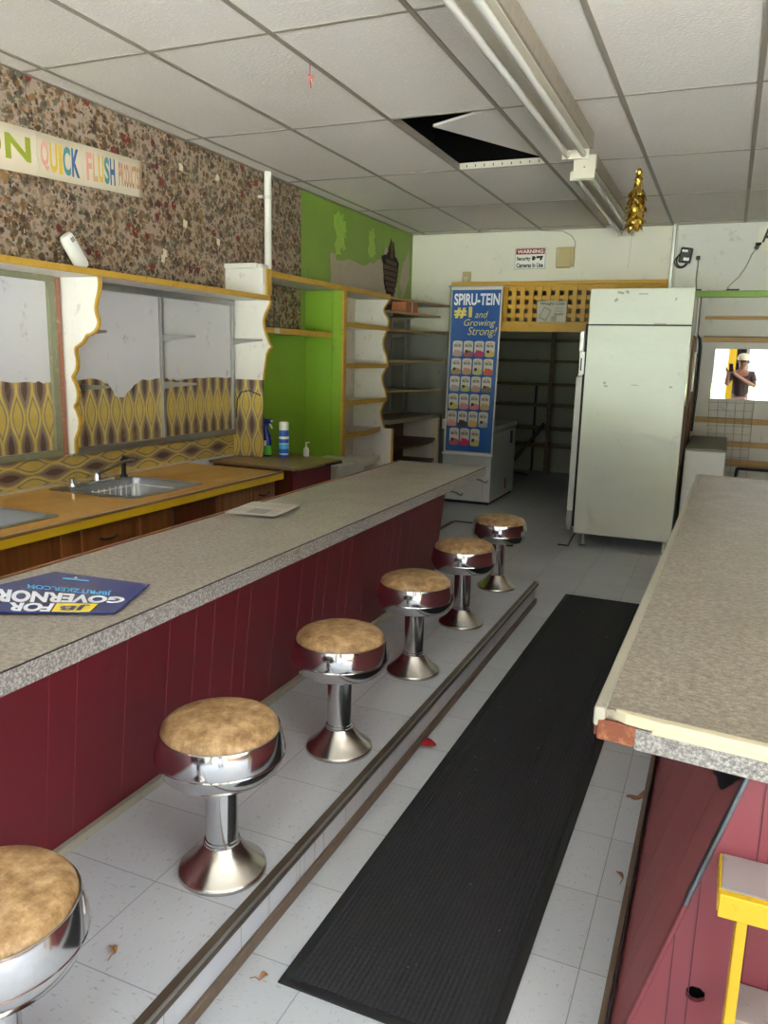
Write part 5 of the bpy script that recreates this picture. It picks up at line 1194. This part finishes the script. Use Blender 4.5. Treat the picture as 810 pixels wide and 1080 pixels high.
b = MB(); b.tube([(-2.0, 5.75, .012), (-1.75, 5.95, .012), (-1.62, 6.2, .012), (-1.5, 6.25, .012)], .011, M['rubber'], 8); tag(b.build('floor_cable', smooth=60), 'black cable lying on the floor behind the farthest stools', 'cable')
# ------------------------------------------------------------------ photographer (seen in the mirror), behind the camera
def skin_mesh(name, nodes, edges, m, parent, sub=2, root=0):
    me = bpy.data.meshes.new(name); off = parent.location if parent else Vector((0, 0, 0))
    me.from_pydata([tuple(Vector(p) - off) for p, r in nodes], edges, []); me.update()
    o = bpy.data.objects.new(name, me); C.objects.link(o)
    if parent: o.parent = parent
    sk_ = o.modifiers.new('skin', 'SKIN'); sk_.use_smooth_shade = True
    sv = me.skin_vertices[0].data
    for i, (p, r) in enumerate(nodes):
        sv[i].radius = (r, r) if not isinstance(r, tuple) else r; sv[i].use_root = (i == root)
    s = o.modifiers.new('sub', 'SUBSURF'); s.levels = sub; s.render_levels = sub
    me.materials.append(m); return o
px, py = .235, -.42
t = thing('person', 'person in pale cap and dark top holding up a phone, reflected in the wall mirror', 'person', (px, py, 0))
N = []; E = []
def nd(p, r, par=None):
    N.append(((px + p[0], py + p[1], p[2]), r))
    if par is not None: E.append((par, len(N) - 1))
    return len(N) - 1
pel = nd((0, 0, .94), (.155, .11)); wa = nd((0, -.01, 1.08), (.135, .10), pel); ch = nd((0, 0, 1.26), (.165, .11), wa); up = nd((0, 0, 1.38), (.13, .085), ch)
nk = nd((0, .015, 1.47), .052, up); hd0 = nd((0, .03, 1.55), .07, nk); hd1 = nd((0, .035, 1.63), .092, hd0); hd2 = nd((0, .025, 1.70), .07, hd1); ns = nd((0, .128, 1.595), .014, hd0)
hip = {}
for s in (-1, 1):
    h = nd((s * .09, 0, .86), .085, pel); k = nd((s * .105, .02, .48), .058, h); a = nd((s * .11, -.02, .09), .04, k); f = nd((s * .12, .10, .04), .036, a)
# left hand of the picture (world -x): arm folded up to the phone; the other crosses over
sh = nd((-.17, 0, 1.38), .058, up); el = nd((-.25, .10, 1.17), .043, sh); wr = nd((-.235, .31, 1.385), .028, el); pm = nd((-.236, .345, 1.425), (.034, .02), wr)
for j, (dx, dz) in enumerate(((-.045, .05), (-.05, .03), (-.05, .01), (-.045, -.01))):
    a = nd((-.275, .355, 1.44 + dz * .7), .0095, pm); c = nd((-.287, .376, 1.455 + dz * .8), .0085, a); nd((-.275, .392, 1.46 + dz * .8), .0075, c)
a = nd((-.20, .35, 1.43), .011, pm); nd((-.195, .372, 1.45), .009, a)
sh = nd((.17, 0, 1.38), .058, up); el = nd((.24, .06, 1.15), .043, sh); wr = nd((-.105, .30, 1.36), .028, el); pm = nd((-.145, .335, 1.40), (.034, .02), wr)
for j in range(4):
    a = nd((-.165, .35, 1.405 + j * .022), .0095, pm); c = nd((-.178, .378, 1.41 + j * .022), .0085, a); nd((-.19, .392, 1.412 + j * .022), .0075, c)
a = nd((-.15, .36, 1.43), .011, pm); nd((-.165, .375, 1.46), .009, a)
skin_mesh('body', N, E, M['skin'], t)
def sub(nodes, edges, name, m, root=0, parent=t): return skin_mesh(name, [((px + p[0], py + p[1], p[2]), r) for p, r in nodes], edges, m, parent, 2, root)
sub([((0, 0, .90), (.172, .128)), ((0, -.01, 1.08), (.156, .120)), ((0, 0, 1.26), (.178, .124)), ((0, 0, 1.39), (.138, .098)), ((-.17, 0, 1.385), .068), ((-.235, .075, 1.235), .060), ((.17, 0, 1.385), .068), ((.225, .045, 1.22), .060)], [(0, 1), (1, 2), (2, 3), (3, 4), (4, 5), (3, 6), (6, 7)], 'shirt', M['shirt'])
sub([((0, 0, 1.0), (.168, .126)), ((0, 0, .90), (.176, .132)), ((-.09, 0, .83), .098), ((-.105, .02, .48), .078), ((-.11, -.01, .13), .062), ((.09, 0, .83), .098), ((.105, .02, .48), .078), ((.11, -.01, .13), .062)], [(0, 1), (1, 2), (2, 3), (3, 4), (1, 5), (5, 6), (6, 7)], 'trousers', M['shorts'], 1)
for s in (-1, 1): sub([((s * .11, -.06, .04), .040), ((s * .115, .04, .038), .042), ((s * .12, .13, .032), .036)], [(0, 1), (1, 2)], 'shoe', M['black'])
b = MB(); rc = Matrix.Rotation(-.12, 3, 'X'); b.lathe([(.112, -.01), (.112, .02), (.104, .055), (.08, .085), (.04, .103), (0, .107)], (px, py + .03, 1.655), M['cap'], 28, rot=rc)
b.prism([(px - .085, py + .11), (px - .07, py + .18), (px, py + .215), (px + .07, py + .18), (px + .085, py + .11), (px, py + .10)], 'z', 1.640, 1.650, M['cap']); b.build('cap', t, smooth=50)
b = MB()
for s in (-1, 1): b.lathe([(0, -.014), (.012, -.01), (.017, 0), (.012, .01), (0, .014)], (px + s * .034, py + .112, 1.615), M['hair'], 12)
b.build('eyes', t, smooth=60)
b = MB(); b.tube([(px - .025, py + .118, 1.55), (px, py + .124, 1.548), (px + .025, py + .118, 1.55)], .006, M['redbrown'], 8); b.build('mouth', t, smooth=60)
b = MB()
for s in (-1, 1): b.lathe([(0, -.03), (.012, -.02), (.018, .005), (.014, .025), (0, .03)], (px + s * .098, py + .03, 1.60), M['skin'], 12)
b.build('ears', t, smooth=60)
b = MB(); b.lathe([(.094, 0), (.102, .03), (.100, .07), (.06, .10), (0, .11)], (px, py + .005, 1.575), M['hair'], 24); b.build('hair', t, smooth=60)
# phone just behind the viewpoint
b = MB(); cpos = Vector((0, 0, H)) - F * .016 + CR * .03 - CU * .03
b.obox(cpos, (.075, .15, .008), M3, M['black']); tag(b.build('phone', bevel=.003), 'black phone held up by the person, reflected in the wall mirror', 'phone')

# ------------------------------------------------------------------ daylight
w = bpy.data.worlds.new('daylight'); SC.world = w; w.use_nodes = True
nt = w.node_tree; bg = nt.nodes['Background']; bg.inputs[1].default_value = 4.2
tc = nt.nodes.new('ShaderNodeTexCoord'); sx = nt.nodes.new('ShaderNodeSeparateXYZ'); cr = nt.nodes.new('ShaderNodeValToRGB')
nt.links.new(tc.outputs['Generated'], sx.inputs[0]); nt.links.new(sx.outputs[2], cr.inputs[0]); nt.links.new(cr.outputs[0], bg.inputs[0])
cr.color_ramp.elements[0].position = .0; cr.color_ramp.elements[0].color = (.26, .29, .30, 1)
cr.color_ramp.elements[1].position = .55; cr.color_ramp.elements[1].color = (.78, .92, 1.08, 1)
e = cr.color_ramp.elements.new(.22); e.color = (.30, .34, .36, 1)
sd = bpy.data.lights.new('sun', 'SUN'); sd.energy = 60.0; sd.angle = .01; sd.color = (.98, .98, .965)
so = bpy.data.objects.new('sun', sd); C.objects.link(so); so.rotation_euler = (math.radians(-40), math.radians(8), 0)
for i, (x0, x1, z0, z1) in enumerate(((-3.1, -.03, .42, 2.6), (.30, 1.45, .0, 2.6), (1.45, 2.3, .42, 2.6))):
    ad = bpy.data.lights.new('window_portal', 'AREA'); ad.shape = 'RECTANGLE'; ad.size = x1 - x0; ad.size_y = z1 - z0; ad.cycles.is_portal = True
    ao = bpy.data.objects.new('window_portal', ad); C.objects.link(ao); ao.location = ((x0 + x1) / 2, FY - .12, (z0 + z1) / 2); ao.rotation_euler = (PI / 2, 0, 0)
ad = bpy.data.lights.new('window_portal', 'AREA'); ad.shape = 'RECTANGLE'; ad.size = 2.2; ad.size_y = 2.9; ad.cycles.is_portal = True
ao = bpy.data.objects.new('window_portal', ad); C.objects.link(ao); ao.location = (2.52, -.15, 1.5); ao.rotation_euler = (0, PI / 2, 0)
vs = SC.view_settings; vs.view_transform = 'Standard'; vs.look = 'None'; vs.gamma = 1; vs.use_curve_mapping = False; vs.exposure = 1.08
SC.cycles.max_bounces = 12; SC.cycles.diffuse_bounces = 8; SC.cycles.glossy_bounces = 6; SC.cycles.sample_clamp_indirect = 12
SC.cycles.caustics_reflective = False; SC.cycles.caustics_refractive = False
